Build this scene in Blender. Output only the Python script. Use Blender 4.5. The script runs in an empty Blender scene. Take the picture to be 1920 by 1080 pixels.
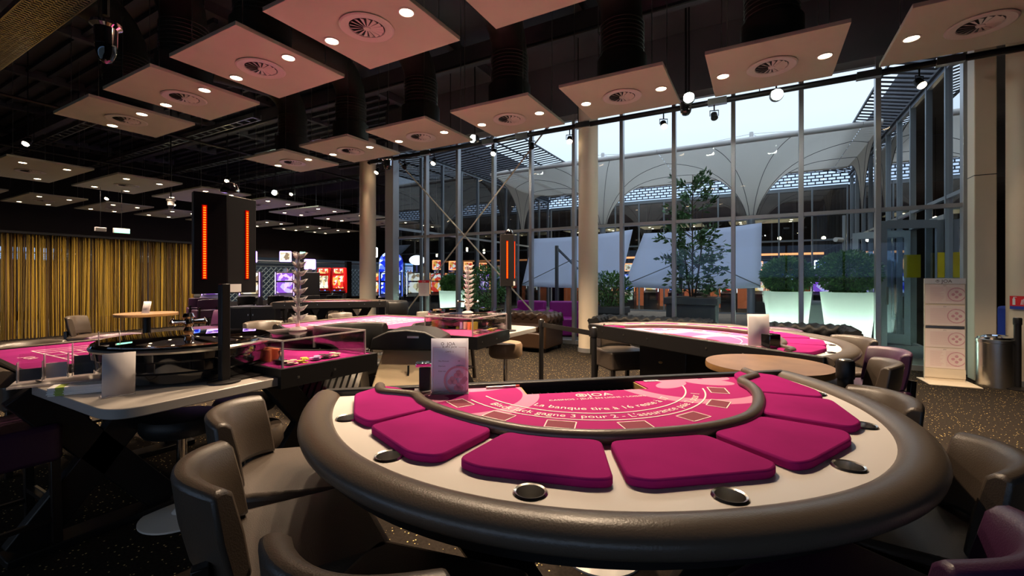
import bpy, bmesh, math, random
from mathutils import Vector, Matrix
PI = math.pi; R = math.radians
random.seed(7)
S = bpy.context.scene; COL = S.collection
# ---------------------------------------------------------------- camera, world, exposure
YAW = 29.15
cam_d = bpy.data.cameras.new('camera'); cam = bpy.data.objects.new('camera', cam_d); COL.objects.link(cam)
cam.location = (0, 0, 1.4); cam.rotation_euler = (R(90), 0, R(YAW))
cam_d.sensor_width = 36; cam_d.lens = 832/1920*36; cam_d.shift_y = -18.5/1920; cam_d.clip_start = .05; cam_d.clip_end = 200
S.camera = cam
S.view_settings.view_transform = 'Standard'; S.view_settings.look = 'None'
S.view_settings.exposure = 0.28; S.view_settings.gamma = 1; S.view_settings.use_curve_mapping = False
W = bpy.data.worlds.new('dusk_sky'); S.world = W; W.use_nodes = True
wn = W.node_tree.nodes; wl = W.node_tree.links; bg = wn['Background']
tc = wn.new('ShaderNodeTexCoord'); sp = wn.new('ShaderNodeSeparateXYZ'); cr = wn.new('ShaderNodeValToRGB')
wl.new(tc.outputs['Generated'], sp.inputs[0]); wl.new(sp.outputs['Z'], cr.inputs[0]); wl.new(cr.outputs[0], bg.inputs[0])
cr.color_ramp.elements[0].position = -0.02; cr.color_ramp.elements[0].color = (.10, .14, .18, 1)
cr.color_ramp.elements[1].position = 0.0; cr.color_ramp.elements[1].color = (.26, .50, .95, 1)
e_ = cr.color_ramp.elements.new(.3); e_.color = (.72, .85, 1.0, 1)
bg.inputs[1].default_value = 1.12
LAMP = 370.0       # watts of one ceiling downlight
LCOL = (1.0, .74, .50)
CAM_R = (math.cos(R(YAW)), math.sin(R(YAW))); CAM_F = (-math.sin(R(YAW)), math.cos(R(YAW)))
def cw(X, Y): return (CAM_R[0]*X + CAM_F[0]*Y, CAM_R[1]*X + CAM_F[1]*Y)     # metres right / ahead of the viewpoint -> room
def rot(a): return R(a + YAW)
# ---------------------------------------------------------------- materials
MATS = {}
def mat(name, col, rough=.5, metal=0, **k):
    m = bpy.data.materials.new(name); m.use_nodes = True; n = m.node_tree.nodes; l = m.node_tree.links
    b = n['Principled BSDF']; b.inputs['Base Color'].default_value = (*col, 1); b.inputs['Roughness'].default_value = rough
    b.inputs['Metallic'].default_value = metal
    if 'emit' in k: b.inputs['Emission Color'].default_value = (*k['emit'], 1); b.inputs['Emission Strength'].default_value = k.get('es', 1)
    if 'spec' in k: b.inputs['Specular IOR Level'].default_value = k['spec']
    if 'coat' in k: b.inputs['Coat Weight'].default_value = k['coat']; b.inputs['Coat Roughness'].default_value = .05
    if 'sheen' in k: b.inputs['Sheen Weight'].default_value = k['sheen']
    if 'noise' in k or 'bump' in k:
        t = n.new('ShaderNodeTexCoord'); z = n.new('ShaderNodeTexNoise'); z.inputs['Scale'].default_value = k.get('ns', 8); z.inputs['Detail'].default_value = 4
        l.new(t.outputs['Object'], z.inputs['Vector'])
        if 'noise' in k:
            a = k['noise']; r = n.new('ShaderNodeValToRGB')
            r.color_ramp.elements[0].color = (*[c*(1-a) for c in col], 1); r.color_ramp.elements[1].color = (*[min(1, c*(1+a)) for c in col], 1)
            r.color_ramp.elements[0].position = .3; r.color_ramp.elements[1].position = .7
            l.new(z.outputs[0], r.inputs[0]); l.new(r.outputs[0], b.inputs['Base Color'])
        if 'bump' in k:
            z2 = n.new('ShaderNodeTexNoise'); z2.inputs['Scale'].default_value = k.get('bs', 200); l.new(t.outputs['Object'], z2.inputs['Vector'])
            bp = n.new('ShaderNodeBump'); bp.inputs['Strength'].default_value = k['bump']; bp.inputs['Distance'].default_value = .01
            l.new(z2.outputs[0], bp.inputs['Height']); l.new(bp.outputs[0], b.inputs['Normal'])
    MATS[name] = m; return m
mat('leather_taupe', (.062, .047, .036), .36, bump=.12, bs=260, spec=.5)
mat('leather_purple', (.050, .013, .048), .40, bump=.12, bs=260)
mat('leather_black', (.010, .010, .010), .45, bump=.12, bs=260, spec=.3)
mat('leather_tan', (.26, .17, .10), .42, bump=.1, bs=260)
mat('leather_oxblood', (.035, .018, .010), .30, bump=.1, bs=200)
mat('rim_leather', (.095, .072, .054), .33, bump=.08, bs=200)
mat('dark_wood', (.012, .009, .008), .35)
mat('black_metal', (.012, .012, .013), .4, .3)
mat('black_lacquer', (.008, .008, .009), .06, coat=1.0)
mat('black_satin', (.011, .010, .010), .42, spec=.3)
mat('chrome', (.85, .85, .86), .06, 1)
mat('steel', (.62, .60, .56), .28, 1, noise=.12, ns=3)
mat('cup_steel', (.75, .74, .72), .22, 1); mat('sorter_metal', (.72, .58, .38), .34, .5); mat('screen_lattice', (.16, .21, .21), .6); mat('shelf_laminate', (.34, .31, .28), .35); mat('card_white', (.86, .88, .98), .6)  # shelf laminate: white laminate darkened in colour for the weaker light there
mat('aluminium', (.42, .42, .43), .35, .6)
mat('white_laminate', (.74, .70, .66), .35)
mat('panel_white', (.60, .61, .48), .7, noise=.04, ns=2)
mat('vent_white', (.72, .68, .62), .35)
mat('cream_paint', (.70, .60, .46), .55, noise=.03, ns=2)
mat('ceiling_dark', (.085, .085, .10), .8, noise=.2, ns=1)
mat('duct_black', (.028, .026, .018), .55, bump=.3, bs=14)
mat('wall_dark', (.008, .006, .008), .8)
mat('gold_wood', (.45, .27, .09), .4, noise=.15, ns=12)
mat('walnut', (.26, .155, .09), .30, noise=.18, ns=7)
mat('walnut_edge', (.30, .16, .06), .4, noise=.2, ns=9)
mat('paper', (.80, .78, .78), .7)
mat('paper_pink', (.80, .68, .64), .7)
mat('ink', (.10, .06, .07), .7)
mat('ink_pink', (.62, .33, .38), .7)
mat('print_cream', (.90, .72, .70), .8)
mat('bet_box', (.20, .03, .06), .9)
mat('chip_orange', (.85, .30, .12), .5)
mat('chip_yellow', (.75, .72, .10), .5)
mat('chip_lilac', (.45, .36, .62), .5)
mat('chip_cream', (.70, .60, .45), .5)
mat('chip_black', (.02, .02, .02), .4)
mat('cord_ochre', (.55, .34, .035), .7)
mat('cord_olive', (.20, .13, .02), .7)
mat('cord_brown', (.10, .05, .012), .7)
mat('leaf_green', (.10, .24, .05), .5, noise=.5, ns=5)
mat('leaf_dark', (.07, .17, .06), .45, noise=.5, ns=5)
mat('bark', (.10, .07, .05), .8)
mat('planter_grey', (.10, .11, .12), .5)
mat('fabric_white', (.70, .74, .86), .8)
mat('magenta_vinyl', (.42, .02, .30), .4)
mat('louvre', (.06, .065, .08), .5, .4)
mat('lattice_white', (.55, .60, .66), .5)
mat('deck', (.13, .12, .11), .7, noise=.2, ns=3)
mat('facade_frame', (.34, .38, .42), .4, .4)
mat('red_gloss', (.65, .01, .01), .25)
mat('yellow_paper', (.85, .62, .02), .6)
mat('red_sign', (.72, .02, .03), .5)
mat('blue_sign', (.03, .06, .35), .5)
mat('green_booklet', (.35, .45, .08), .5)
mat('orange_wall', (.50, .14, .05), .7)
mat('rubber', (.01, .01, .01), .7)
def emis(name, col, st):
    m = bpy.data.materials.new(name); m.use_nodes = True; n = m.node_tree.nodes; n.clear()
    e = n.new('ShaderNodeEmission'); e.inputs[0].default_value = (*col, 1); e.inputs[1].default_value = st
    o = n.new('ShaderNodeOutputMaterial'); m.node_tree.links.new(e.outputs[0], o.inputs[0]); MATS[name] = m; return m
emis('lamp_glow', (1, .74, .45), 22); emis('lamp_cool', (.8, 1, .85), 30)
emis('neon_purple', (.45, .25, 1), 5); emis('neon_orange', (1, .35, .12), 2.2); emis('neon_white', (.9, .93, 1), 4)
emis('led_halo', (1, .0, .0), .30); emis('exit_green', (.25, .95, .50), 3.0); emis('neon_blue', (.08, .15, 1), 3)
def glassy(name, tint, fac, rough=0.0, f0=.04):
    m = bpy.data.materials.new(name); m.use_nodes = True; n = m.node_tree.nodes; l = m.node_tree.links; n.clear()
    t = n.new('ShaderNodeBsdfTransparent'); t.inputs[0].default_value = (*tint, 1)
    g = n.new('ShaderNodeBsdfGlossy'); g.inputs['Roughness'].default_value = rough
    fr = n.new('ShaderNodeFresnel'); fr.inputs[0].default_value = 1.45
    mp = n.new('ShaderNodeMath'); mp.operation = 'MULTIPLY_ADD'; mp.inputs[1].default_value = fac; mp.inputs[2].default_value = f0; mp.use_clamp = True
    x = n.new('ShaderNodeMixShader'); o = n.new('ShaderNodeOutputMaterial')
    l.new(fr.outputs[0], mp.inputs[0]); l.new(mp.outputs[0], x.inputs[0]); l.new(t.outputs[0], x.inputs[1]); l.new(g.outputs[0], x.inputs[2]); l.new(x.outputs[0], o.inputs[0])
    MATS[name] = m; return m
glassy('window_glass', (.92, .96, .98), .5, 0, .012)
glassy('cover_glass', (.42, .36, .30), 1.0, .01, .22); glassy('courtyard_glass', (.62, .72, .78), 1.2, 0, .12)
glassy('acrylic', (.97, .95, .96), .7, .02, .015)

m = glassy('acrylic_edge', (.92, .88, .88), .9, .05, .08); n = m.node_tree.nodes; l = m.node_tree.links
d = n.new('ShaderNodeBsdfDiffuse'); d.inputs[0].default_value = (.75, .70, .70, 1); x2 = n.new('ShaderNodeMixShader'); x2.inputs[0].default_value = .30; o = [q for q in n if q.type == 'OUTPUT_MATERIAL'][0]
src = o.inputs[0].links[0].from_socket; l.new(src, x2.inputs[1]); l.new(d.outputs[0], x2.inputs[2]); l.new(x2.outputs[0], o.inputs[0])
# translucent tensile membrane and glowing planters
def translucent(name, col, fac):
    m = bpy.data.materials.new(name); m.use_nodes = True; n = m.node_tree.nodes; l = m.node_tree.links; n.clear()
    d = n.new('ShaderNodeBsdfDiffuse'); t = n.new('ShaderNodeBsdfTranslucent'); x = n.new('ShaderNodeMixShader'); o = n.new('ShaderNodeOutputMaterial')
    d.inputs[0].default_value = (*col, 1); t.inputs[0].default_value = (*col, 1); x.inputs[0].default_value = fac
    l.new(d.outputs[0], x.inputs[1]); l.new(t.outputs[0], x.inputs[2]); l.new(x.outputs[0], o.inputs[0]); MATS[name] = m; return m
translucent('membrane', (.80, .76, .69), .36)
translucent('parasol_cloth', (.78, .84, 1.0), .45)
translucent('planter_plastic', (.88, .95, .90), .55)
# carpet with gold flecks
m = mat('carpet', (.02, .018, .02), 1.0, spec=.02); n = m.node_tree.nodes; l = m.node_tree.links
t = n.new('ShaderNodeTexCoord'); v = n.new('ShaderNodeTexVoronoi'); v.inputs['Scale'].default_value = 42; v.feature = 'F1'
l.new(t.outputs['Object'], v.inputs['Vector'])
r = n.new('ShaderNodeValToRGB'); r.color_ramp.interpolation = 'CONSTANT'; r.color_ramp.elements[0].color = (.62, .45, .14, 1); r.color_ramp.elements[1].position = .16
nz = n.new('ShaderNodeTexNoise'); nz.inputs['Scale'].default_value = 60; l.new(t.outputs['Object'], nz.inputs['Vector'])
r2 = n.new('ShaderNodeValToRGB'); r2.color_ramp.elements[0].color = (.008, .0065, .006, 1); r2.color_ramp.elements[1].color = (.036, .029, .023, 1); l.new(nz.outputs[0], r2.inputs[0])
mk = n.new('ShaderNodeMath'); mk.operation = 'LESS_THAN'; mk.inputs[1].default_value = .17; l.new(v.outputs['Distance'], mk.inputs[0])
sel = n.new('ShaderNodeSeparateColor'); l.new(v.outputs['Color'], sel.inputs[0])
m2 = n.new('ShaderNodeMath'); m2.operation = 'LESS_THAN'; m2.inputs[1].default_value = .55; l.new(sel.outputs[0], m2.inputs[0])
m3 = n.new('ShaderNodeMath'); m3.operation = 'MULTIPLY'; l.new(mk.outputs[0], m3.inputs[0]); l.new(m2.outputs[0], m3.inputs[1])
mx = n.new('ShaderNodeMix'); mx.data_type = 'RGBA'; l.new(m3.outputs[0], mx.inputs[0]); l.new(r2.outputs[0], mx.inputs[6]); mx.inputs[7].default_value = (.70, .52, .20, 1)
l.new(mx.outputs[2], n['Principled BSDF'].inputs['Base Color'])
# magenta felt and its printed variant (large pale rings and suit shapes)
mat('felt_plain', (.27, .018, .145), .95, noise=.10, ns=5, spec=.08); mat('felt_pink', (.36, .050, .145), .95, noise=.08, ns=5, spec=.08)
mat('felt_pad', (.30, .012, .140), .95, noise=.14, ns=4, spec=.08)
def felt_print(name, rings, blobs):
    base = (.37, .026, .160) if name == 'felt_printed' else (.50, .10, .26)  # paler base carries the glare of felt seen at a grazing angle
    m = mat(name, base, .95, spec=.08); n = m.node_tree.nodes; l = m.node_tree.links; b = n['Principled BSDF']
    t = n.new('ShaderNodeTexCoord'); acc = None
    def mth(op, a, c=None):
        q = n.new('ShaderNodeMath'); q.operation = op
        for i, z in enumerate((a, c)):
            if z is None: continue
            if isinstance(z, (int, float)): q.inputs[i].default_value = z
            else: l.new(z, q.inputs[i])
        return q.outputs[0]
    def dist(cx, cy, sx=1, sy=1, ang=0):
        mp = n.new('ShaderNodeMapping'); mp.vector_type = 'TEXTURE'; mp.inputs[1].default_value = (cx, cy, 0); mp.inputs[2].default_value = (0, 0, R(ang)); mp.inputs[3].default_value = (sx, sy, 1)
        l.new(t.outputs['Object'], mp.inputs[0]); s = n.new('ShaderNodeSeparateXYZ'); l.new(mp.outputs[0], s.inputs[0])
        return mth('SQRT', mth('ADD', mth('MULTIPLY', s.outputs[0], s.outputs[0]), mth('MULTIPLY', s.outputs[1], s.outputs[1])))
    for cx, cy, r0, r1 in rings:
        d = dist(cx, cy); q = mth('MULTIPLY', mth('GREATER_THAN', d, r0), mth('LESS_THAN', d, r1)); acc = q if acc is None else mth('MAXIMUM', acc, q)
    for cx, cy, sx, sy, a in blobs:
        q = mth('LESS_THAN', dist(cx, cy, sx, sy, a), 1.0); acc = q if acc is None else mth('MAXIMUM', acc, q)
    x = n.new('ShaderNodeMix'); x.data_type = 'RGBA'; l.new(acc, x.inputs[0]); x.inputs[6].default_value = (*base, 1); x.inputs[7].default_value = (.62, .24, .38, 1)
    l.new(x.outputs[2], b.inputs['Base Color'])
felt_print('felt_printed', [(-.56, -.12, .27, .34), (.52, -.08, .30, .37)],
           [(-.62, -.06, .10, .06, 30), (-.45, -.03, .13, .05, 10), (-.68, -.16, .08, .06, -20), (.50, -.02, .12, .055, 10), (.62, -.10, .11, .06, -25), (.42, -.11, .10, .05, 30), (.70, -.03, .07, .05, 0), (.30, .03, .09, .04, 0)])
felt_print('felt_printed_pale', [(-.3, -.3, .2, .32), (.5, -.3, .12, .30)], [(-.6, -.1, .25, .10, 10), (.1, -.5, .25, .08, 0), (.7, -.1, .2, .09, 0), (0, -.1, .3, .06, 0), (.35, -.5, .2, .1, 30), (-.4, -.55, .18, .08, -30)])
def screen(name, c1, c2, c3, st, scale=9):
    m = bpy.data.materials.new(name); m.use_nodes = True; n = m.node_tree.nodes; l = m.node_tree.links; n.clear()
    t = n.new('ShaderNodeTexCoord'); v = n.new('ShaderNodeTexVoronoi'); v.inputs['Scale'].default_value = scale; l.new(t.outputs['Object'], v.inputs[0])
    s = n.new('ShaderNodeSeparateColor'); l.new(v.outputs['Color'], s.inputs[0])
    r = n.new('ShaderNodeValToRGB'); r.color_ramp.interpolation = 'CONSTANT'
    r.color_ramp.elements[0].color = (*c1, 1); r.color_ramp.elements[1].position = .45; r.color_ramp.elements[1].color = (*c2, 1); q = r.color_ramp.elements.new(.75); q.color = (*c3, 1)
    l.new(s.outputs[0], r.inputs[0]); e = n.new('ShaderNodeEmission'); e.inputs[1].default_value = st; l.new(r.outputs[0], e.inputs[0])
    o = n.new('ShaderNodeOutputMaterial'); l.new(e.outputs[0], o.inputs[0]); MATS[name] = m
screen('screen_blue', (.01, .03, .6), (.10, .18, 1), (.6, .7, 1), 1.2)
screen('screen_warm', (.9, .6, .2), (1, .9, .75), (.7, .1, .05), 1.0)
screen('screen_white', (1, .95, .85), (.9, .75, .45), (.35, .25, .15), .9)
screen('screen_red', (.8, .05, .03), (1, .5, .1), (.9, .85, .8), 1.0)
screen('screen_violet', (.3, .1, .7), (.6, .5, 1), (.95, .6, .9), 1.0)
# LED strips : a row of dots
m = bpy.data.materials.new('led_red'); m.use_nodes = True; n = m.node_tree.nodes; l = m.node_tree.links; n.clear(); MATS['led_red'] = m
t = n.new('ShaderNodeTexCoord'); s = n.new('ShaderNodeSeparateXYZ'); l.new(t.outputs['Object'], s.inputs[0])
q = n.new('ShaderNodeMath'); q.operation = 'MULTIPLY'; q.inputs[1].default_value = 2*PI/.0125; l.new(s.outputs[2], q.inputs[0])
q2 = n.new('ShaderNodeMath'); q2.operation = 'SINE'; l.new(q.outputs[0], q2.inputs[0])
r = n.new('ShaderNodeValToRGB'); r.color_ramp.elements[0].color = (1, .012, 0, 1); r.color_ramp.elements[1].color = (1, .16, .01, 1); r.color_ramp.elements[0].position = .1
l.new(q2.outputs[0], r.inputs[0]); e = n.new('ShaderNodeEmission'); e.inputs[1].default_value = 3.0; l.new(r.outputs[0], e.inputs[0])
o = n.new('ShaderNodeOutputMaterial'); l.new(e.outputs[0], o.inputs[0])
# ---------------------------------------------------------------- mesh helpers
class MB:
    def __init__(s): s.bm = bmesh.new()
    def poly3(s, vs, faces):
        b = [s.bm.verts.new(v) for v in vs]
        for f in faces:
            try: s.bm.faces.new([b[i] for i in f])
            except ValueError: pass
        return s
    def box(s, cx, cy, cz, sx, sy, sz, rz=0):
        c, d = math.cos(rz), math.sin(rz); vs = []
        for k in (-1, 1):
            for i, j in ((-1, -1), (1, -1), (1, 1), (-1, 1)):
                x, y = i*sx/2, j*sy/2; vs.append((cx + x*c - y*d, cy + x*d + y*c, cz + k*sz/2))
        return s.poly3(vs, [(3, 2, 1, 0), (4, 5, 6, 7), (0, 1, 5, 4), (1, 2, 6, 5), (2, 3, 7, 6), (3, 0, 4, 7)])
    def prism(s, poly, z0, z1):
        a = sum(poly[i][0]*poly[(i+1) % len(poly)][1] - poly[(i+1) % len(poly)][0]*poly[i][1] for i in range(len(poly)))
        if a < 0: poly = poly[::-1]
        n = len(poly); vs = [(x, y, z0) for x, y in poly] + [(x, y, z1) for x, y in poly]
        return s.poly3(vs, [tuple(range(n))[::-1], tuple(range(n, 2*n))] + [(i, (i+1) % n, n + (i+1) % n, n+i) for i in range(n)])
    def beam(s, p, q, w, h, up=(0, 0, 1)):
        p, q = Vector(p), Vector(q); d = (q-p).normalized(); u = Vector(up)
        if abs(d.dot(u)) > .98: u = Vector((1, 0, 0))
        a = d.cross(u).normalized(); b = a.cross(d).normalized(); vs = []
        for e in (p, q):
            for i, j in ((-1, -1), (1, -1), (1, 1), (-1, 1)): vs.append(e + a*i*w/2 + b*j*h/2)
        return s.poly3(vs, [(3, 2, 1, 0), (4, 5, 6, 7), (0, 1, 5, 4), (1, 2, 6, 5), (2, 3, 7, 6), (3, 0, 4, 7)])
    def tube(s, pts, r, seg=8, closed=False, r2=None):
        pts = [Vector(p) for p in pts]; n = len(pts); rings = []; up = None
        for i, p in enumerate(pts):
            if closed: d = pts[(i+1) % n] - pts[i-1]
            else: d = pts[min(i+1, n-1)] - pts[max(i-1, 0)]
            d.normalize()
            if up is None: up = Vector((0, 0, 1)) if abs(d.z) < .9 else Vector((1, 0, 0))
            a = d.cross(up).normalized(); up = a.cross(d).normalized(); rr = r[i] if isinstance(r, (list, tuple)) else r
            rings.append([s.bm.verts.new(p + a*rr*math.cos(2*PI*k/seg) + up*(r2 or rr)*math.sin(2*PI*k/seg)) for k in range(seg)])
        for i in range(n if closed else n-1):
            A, B = rings[i], rings[(i+1) % n]
            for k in range(seg): s.bm.faces.new([A[k], A[(k+1) % seg], B[(k+1) % seg], B[k]])
        if not closed: s.bm.faces.new(rings[0][::-1]); s.bm.faces.new(rings[-1])
        return s
    def lathe(s, prof, cx=0, cy=0, cz=0, seg=24, cap=True):
        rings = [[s.bm.verts.new((cx + r*math.cos(2*PI*k/seg), cy + r*math.sin(2*PI*k/seg), cz+z)) for k in range(seg)] for r, z in prof]
        for A, B in zip(rings, rings[1:]):
            for k in range(seg): s.bm.faces.new([A[k], A[(k+1) % seg], B[(k+1) % seg], B[k]])
        if cap: s.bm.faces.new(rings[0][::-1]); s.bm.faces.new(rings[-1])
        return s
    def sweep(s, pts, sec, closed=False, z=0):            # section (outward offset, height) swept along a plan curve
        n = len(pts); rings = []
        for i, p in enumerate(pts):
            a = pts[(i+1) % n] if closed else pts[min(i+1, n-1)]; b = pts[i-1] if (closed or i) else pts[0]
            dx, dy = a[0]-b[0], a[1]-b[1]; L = math.hypot(dx, dy) or 1; nx, ny = dy/L, -dx/L
            rings.append([s.bm.verts.new((p[0]+nx*o, p[1]+ny*o, z+h)) for o, h in sec])
        m = len(sec)
        for i in range(n if closed else n-1):
            A, B = rings[i], rings[(i+1) % n]
            for k in range(m): s.bm.faces.new([A[k], A[(k+1) % m], B[(k+1) % m], B[k]])
        if not closed: s.bm.faces.new(rings[0][::-1]); s.bm.faces.new(rings[-1])
        return s
    def quad(s, a, b, c, d): return s.poly3([a, b, c, d], [(0, 1, 2, 3)])
    def build(s, name, m, parent=None, bevel=0, seg=2, smooth=35, recalc=True, loc=None, rz=0, mods=()):
        if recalc: bmesh.ops.recalc_face_normals(s.bm, faces=s.bm.faces)
        me = bpy.data.meshes.new(name); s.bm.to_mesh(me); s.bm.free()
        for p in me.polygons: p.use_smooth = True
        me.set_sharp_from_angle(angle=R(smooth))
        o = bpy.data.objects.new(name, me); COL.objects.link(o); me.materials.append(MATS[m] if isinstance(m, str) else m)
        if parent: o.parent = parent
        if loc: o.location = loc
        if rz: o.rotation_euler.z = rz
        if bevel:
            b = o.modifiers.new('bevel', 'BEVEL'); b.width = bevel; b.segments = seg; b.limit_method = 'ANGLE'; b.angle_limit = R(40); b.harden_normals = False
        return o
def tag(o, label=None, cat=None, group=None, kind=None):
    if label: o['label'] = label
    if cat: o['category'] = cat
    if group: o['group'] = group
    if kind: o['kind'] = kind
    return o
def thing(name, label, cat, loc=(0, 0, 0), rz=0, group=None):
    o = bpy.data.objects.new(name, None); COL.objects.link(o); o.location = loc; o.rotation_euler = (0, 0, rz); o.empty_display_size = .1
    return tag(o, label, cat, group)
KIDS = {}
def copy_tree(o, parent=None):
    c = o.copy(); COL.objects.link(c)
    if parent: c.parent = parent
    for ch in [x for x in ALLKIDS(o)]: copy_tree(ch, c)
    return c
def ALLKIDS(o): return list(o.children)
def place(proto, label, loc, rz=0, group=None, first=[]):
    if proto.name in KIDS: o = copy_tree(proto)
    else: o = proto; KIDS[proto.name] = 1
    o.location = loc; o.rotation_euler.z = rz
    tag(o, label, None, group); return o
def struct(o): o['kind'] = 'structure'; return o
def arc(cx, cy, r, a0, a1, n=16): return [(cx + r*math.cos(R(a0+(a1-a0)*i/n)), cy + r*math.sin(R(a0+(a1-a0)*i/n))) for i in range(n+1)]
def text_mb(txt, size, fn, align='CENTER'):               # flat lettering, each point mapped by fn(x, y) -> (x, y, z)
    cu = bpy.data.curves.new('t', 'FONT'); cu.body = txt; cu.size = size; cu.align_x = align; cu.resolution_u = 3
    o = bpy.data.objects.new('t', cu); COL.objects.link(o); bpy.context.view_layer.update()
    me = bpy.data.meshes.new_from_object(o.evaluated_get(bpy.context.evaluated_depsgraph_get()))
    bpy.data.objects.remove(o); mb = MB(); mb.bm.from_mesh(me); bpy.data.meshes.remove(me)
    bmesh.ops.triangulate(mb.bm, faces=mb.bm.faces)
    for v in mb.bm.verts: v.co = Vector(fn(v.co.x, v.co.y))
    return mb
def join(dst, src):
    me = bpy.data.meshes.new('j'); src.bm.to_mesh(me); src.bm.free(); dst.bm.from_mesh(me); bpy.data.meshes.remove(me); return dst
ORD = ['first', 'second', 'third', 'fourth', 'fifth', 'sixth', 'seventh', 'eighth', 'ninth', 'tenth', 'eleventh', 'twelfth']
# ================================================================ THE SETTING
UL, UR, VG, VF = -8.6, 2.75, 8.89, 19.0                 # courtyard: left, right, near glass, far glass
ZT, ZC = 4.87, 6.0
struct(MB().prism([(-22, -4.5), (9, -4.5), (9, 25), (-22, 25)], -.2, 0).build('floor', 'carpet'))
b = MB()
for u0, u1, v0, v1, z in ((-22, 9, -4.5, VG+.1, ZC), (-22, UL-.1, VG+.1, VF, ZC), (UR+.1, 9, VG+.1, VF, ZC)): b.prism([(u0, v0), (u1, v0), (u1, v1), (u0, v1)], z, z+.2)
struct(b.build('ceiling', 'ceiling_dark')); struct(MB().prism([(-22, VF+.1), (9, VF+.1), (9, 25), (-22, 25)], 4.5, 4.65).build('trim_9', 'ceiling_dark'))
struct(MB().prism([(UL+.05, VG+.05), (UR-.05, VG+.05), (UR-.05, VF-.05), (UL+.05, VF-.05)], 0.0, .03).build('trim_1', 'deck'))
b = MB()                                                 # wall behind the viewer with a wide window opening to daylight
b.box(-15.5, -4.6, 3, 13, .2, 6); b.box(7, -4.6, 3, 4, .2, 6); b.box(-2, -4.6, .45, 14, .2, .9); b.box(-2, -4.6, 4.4, 14, .2, 3.2)
struct(b.build('wall_rear', 'wall_dark'))
b = MB()
for i in range(8): b.box(-9+2*i, -4.6, 1.85, .07, .12, 1.9)
w = struct(b.build('window_5', 'aluminium'))
struct(MB().box(9.1, 10.2, 3, .2, 29.6, 6).build('wall_right', 'wall_dark'))
struct(MB().box(-6.5, 25.1, 2.3, 31, .2, 4.6).build('wall_far', 'wall_dark'))
struct(MB().box(-25, 17, 1.5, .2, 20, 3.0).box(-25, 0, 1.0, .2, 14, 2.0).build('wall_outside', 'planter_grey'))
b = MB(); b.box(-21.6, 10.2, 4.22, .2, 29.6, 3.56); b.box(-21.6, 2.2, 1.0, .2, 13.4, 2.05); b.box(-21.6, 10.2, .15, .2, 29.6, .3)
for v in (-4, 0, 3, 6.5, 9.5, 12.5, 15.5, 18.5, 21.5, 24.5): b.box(-21.6, v, 1.3, .2, .35, 2.2)
struct(b.build('wall_left', 'wall_dark'))
# patterned window band in the left wall: white heart-and-diamond screens outside the panes
wb = struct(MB().box(-21.55, 10.2, 2.27, .06, 29, .05).build('window_6', 'facade_frame'))
for k, (v0, v1) in enumerate(((0.2, 2.8), (3.2, 6.3), (6.7, 9.3), (9.7, 12.3), (12.7, 15.3), (15.7, 18.3), (18.7, 21.3), (21.7, 24.3))):
    b = MB(); n = int((v1-v0)/.27)
    for i in range(-7, n+1):
        for sg in (1, -1):
            a = v0 + i*.27 if sg > 0 else v0 + (i+7)*.27
            p0, p1 = [a, .3], [a + sg*1.65, 1.95]
            if p0[0] < v0: p0 = [v0, .3 + (v0-a)*sg]
            if p0[0] > v1: p0 = [v1, .3 + (v1-a)*sg]
            if p1[0] > v1: p1 = [v1, .3 + (v1-a)*sg]
            if p1[0] < v0: p1 = [v0, .3 + (v0-a)*sg]
            if p0[1] < p1[1]-.02: b.beam((-21.75, p0[0], p0[1]), (-21.75, p1[0], p1[1]), .02, .055, (1, 0, 0))
    for i in range(5): b.box(-21.75, (v0+v1)/2, 2.0 + .06*i, .03, v1-v0, .02)
    b.build('lattice_screen', 'screen_lattice', wb)
# ---- glazed facades
def facade(name, axis, fixed, stops, z0, z1, transoms, glass, w=.07, d=.13, top=.12, frame='facade_frame', skip=()):
    def P(a, c): return (a, c) if axis == 'u' else (c, a)
    b = MB(); a0, a1 = stops[0], stops[-1]
    def bx(a, c, z, sa, sc, sz):
        x, y = P(a, c); sx, sy = P(sa, sc); b.box(x, y, z, sx, sy, sz)
    for a in stops: bx(a, fixed, (z0+z1)/2, w, d, z1-z0)
    root = struct(b.build(name, frame, bevel=.006))
    b = MB()
    for a, c in zip(stops, stops[1:]):
        for z, h in [(z0+.04, .08), (z1-top/2, top)] + [(t, .06) for t in transoms]: bx((a+c)/2, fixed, z, c-a-w, d*.7, h)
    b.build('rails', frame, root)
    b = MB()
    for i, (a, c) in enumerate(zip(stops, stops[1:])):
        if i in skip: continue
        x0, y0 = P(a, fixed); x1, y1 = P(c, fixed); b.quad((x0, y0, z0), (x1, y1, z0), (x1, y1, z1), (x0, y0, z1))
    b.build('glass_panes', glass, root, recalc=False)
    return root
MST = [-8.52, -7.47, -6.47, -5.44, -4.46, -3.44, -2.42, -1.42, -.41, .61, 1.62, 2.62]
facade('window_1', 'u', VG, MST, 0, ZT, [2.47], 'window_glass', frame='aluminium')
VS = [VG+.12+i*(VF-VG-.24)/10 for i in range(11)]
facade('window_2', 'v', UL, VS, 0, 5.0, [2.75], 'courtyard_glass', w=.05, d=.1)
facade('window_3', 'v', UR, VS, 0, 5.0, [2.75], 'courtyard_glass', w=.05, d=.1, skip=(1, 2))
facade('window_4', 'u', VF, [UL+.1+i*(UR-UL-.2)/11 for i in range(12)], 0, 4.65, [2.75], 'courtyard_glass', w=.05, d=.1)
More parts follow.
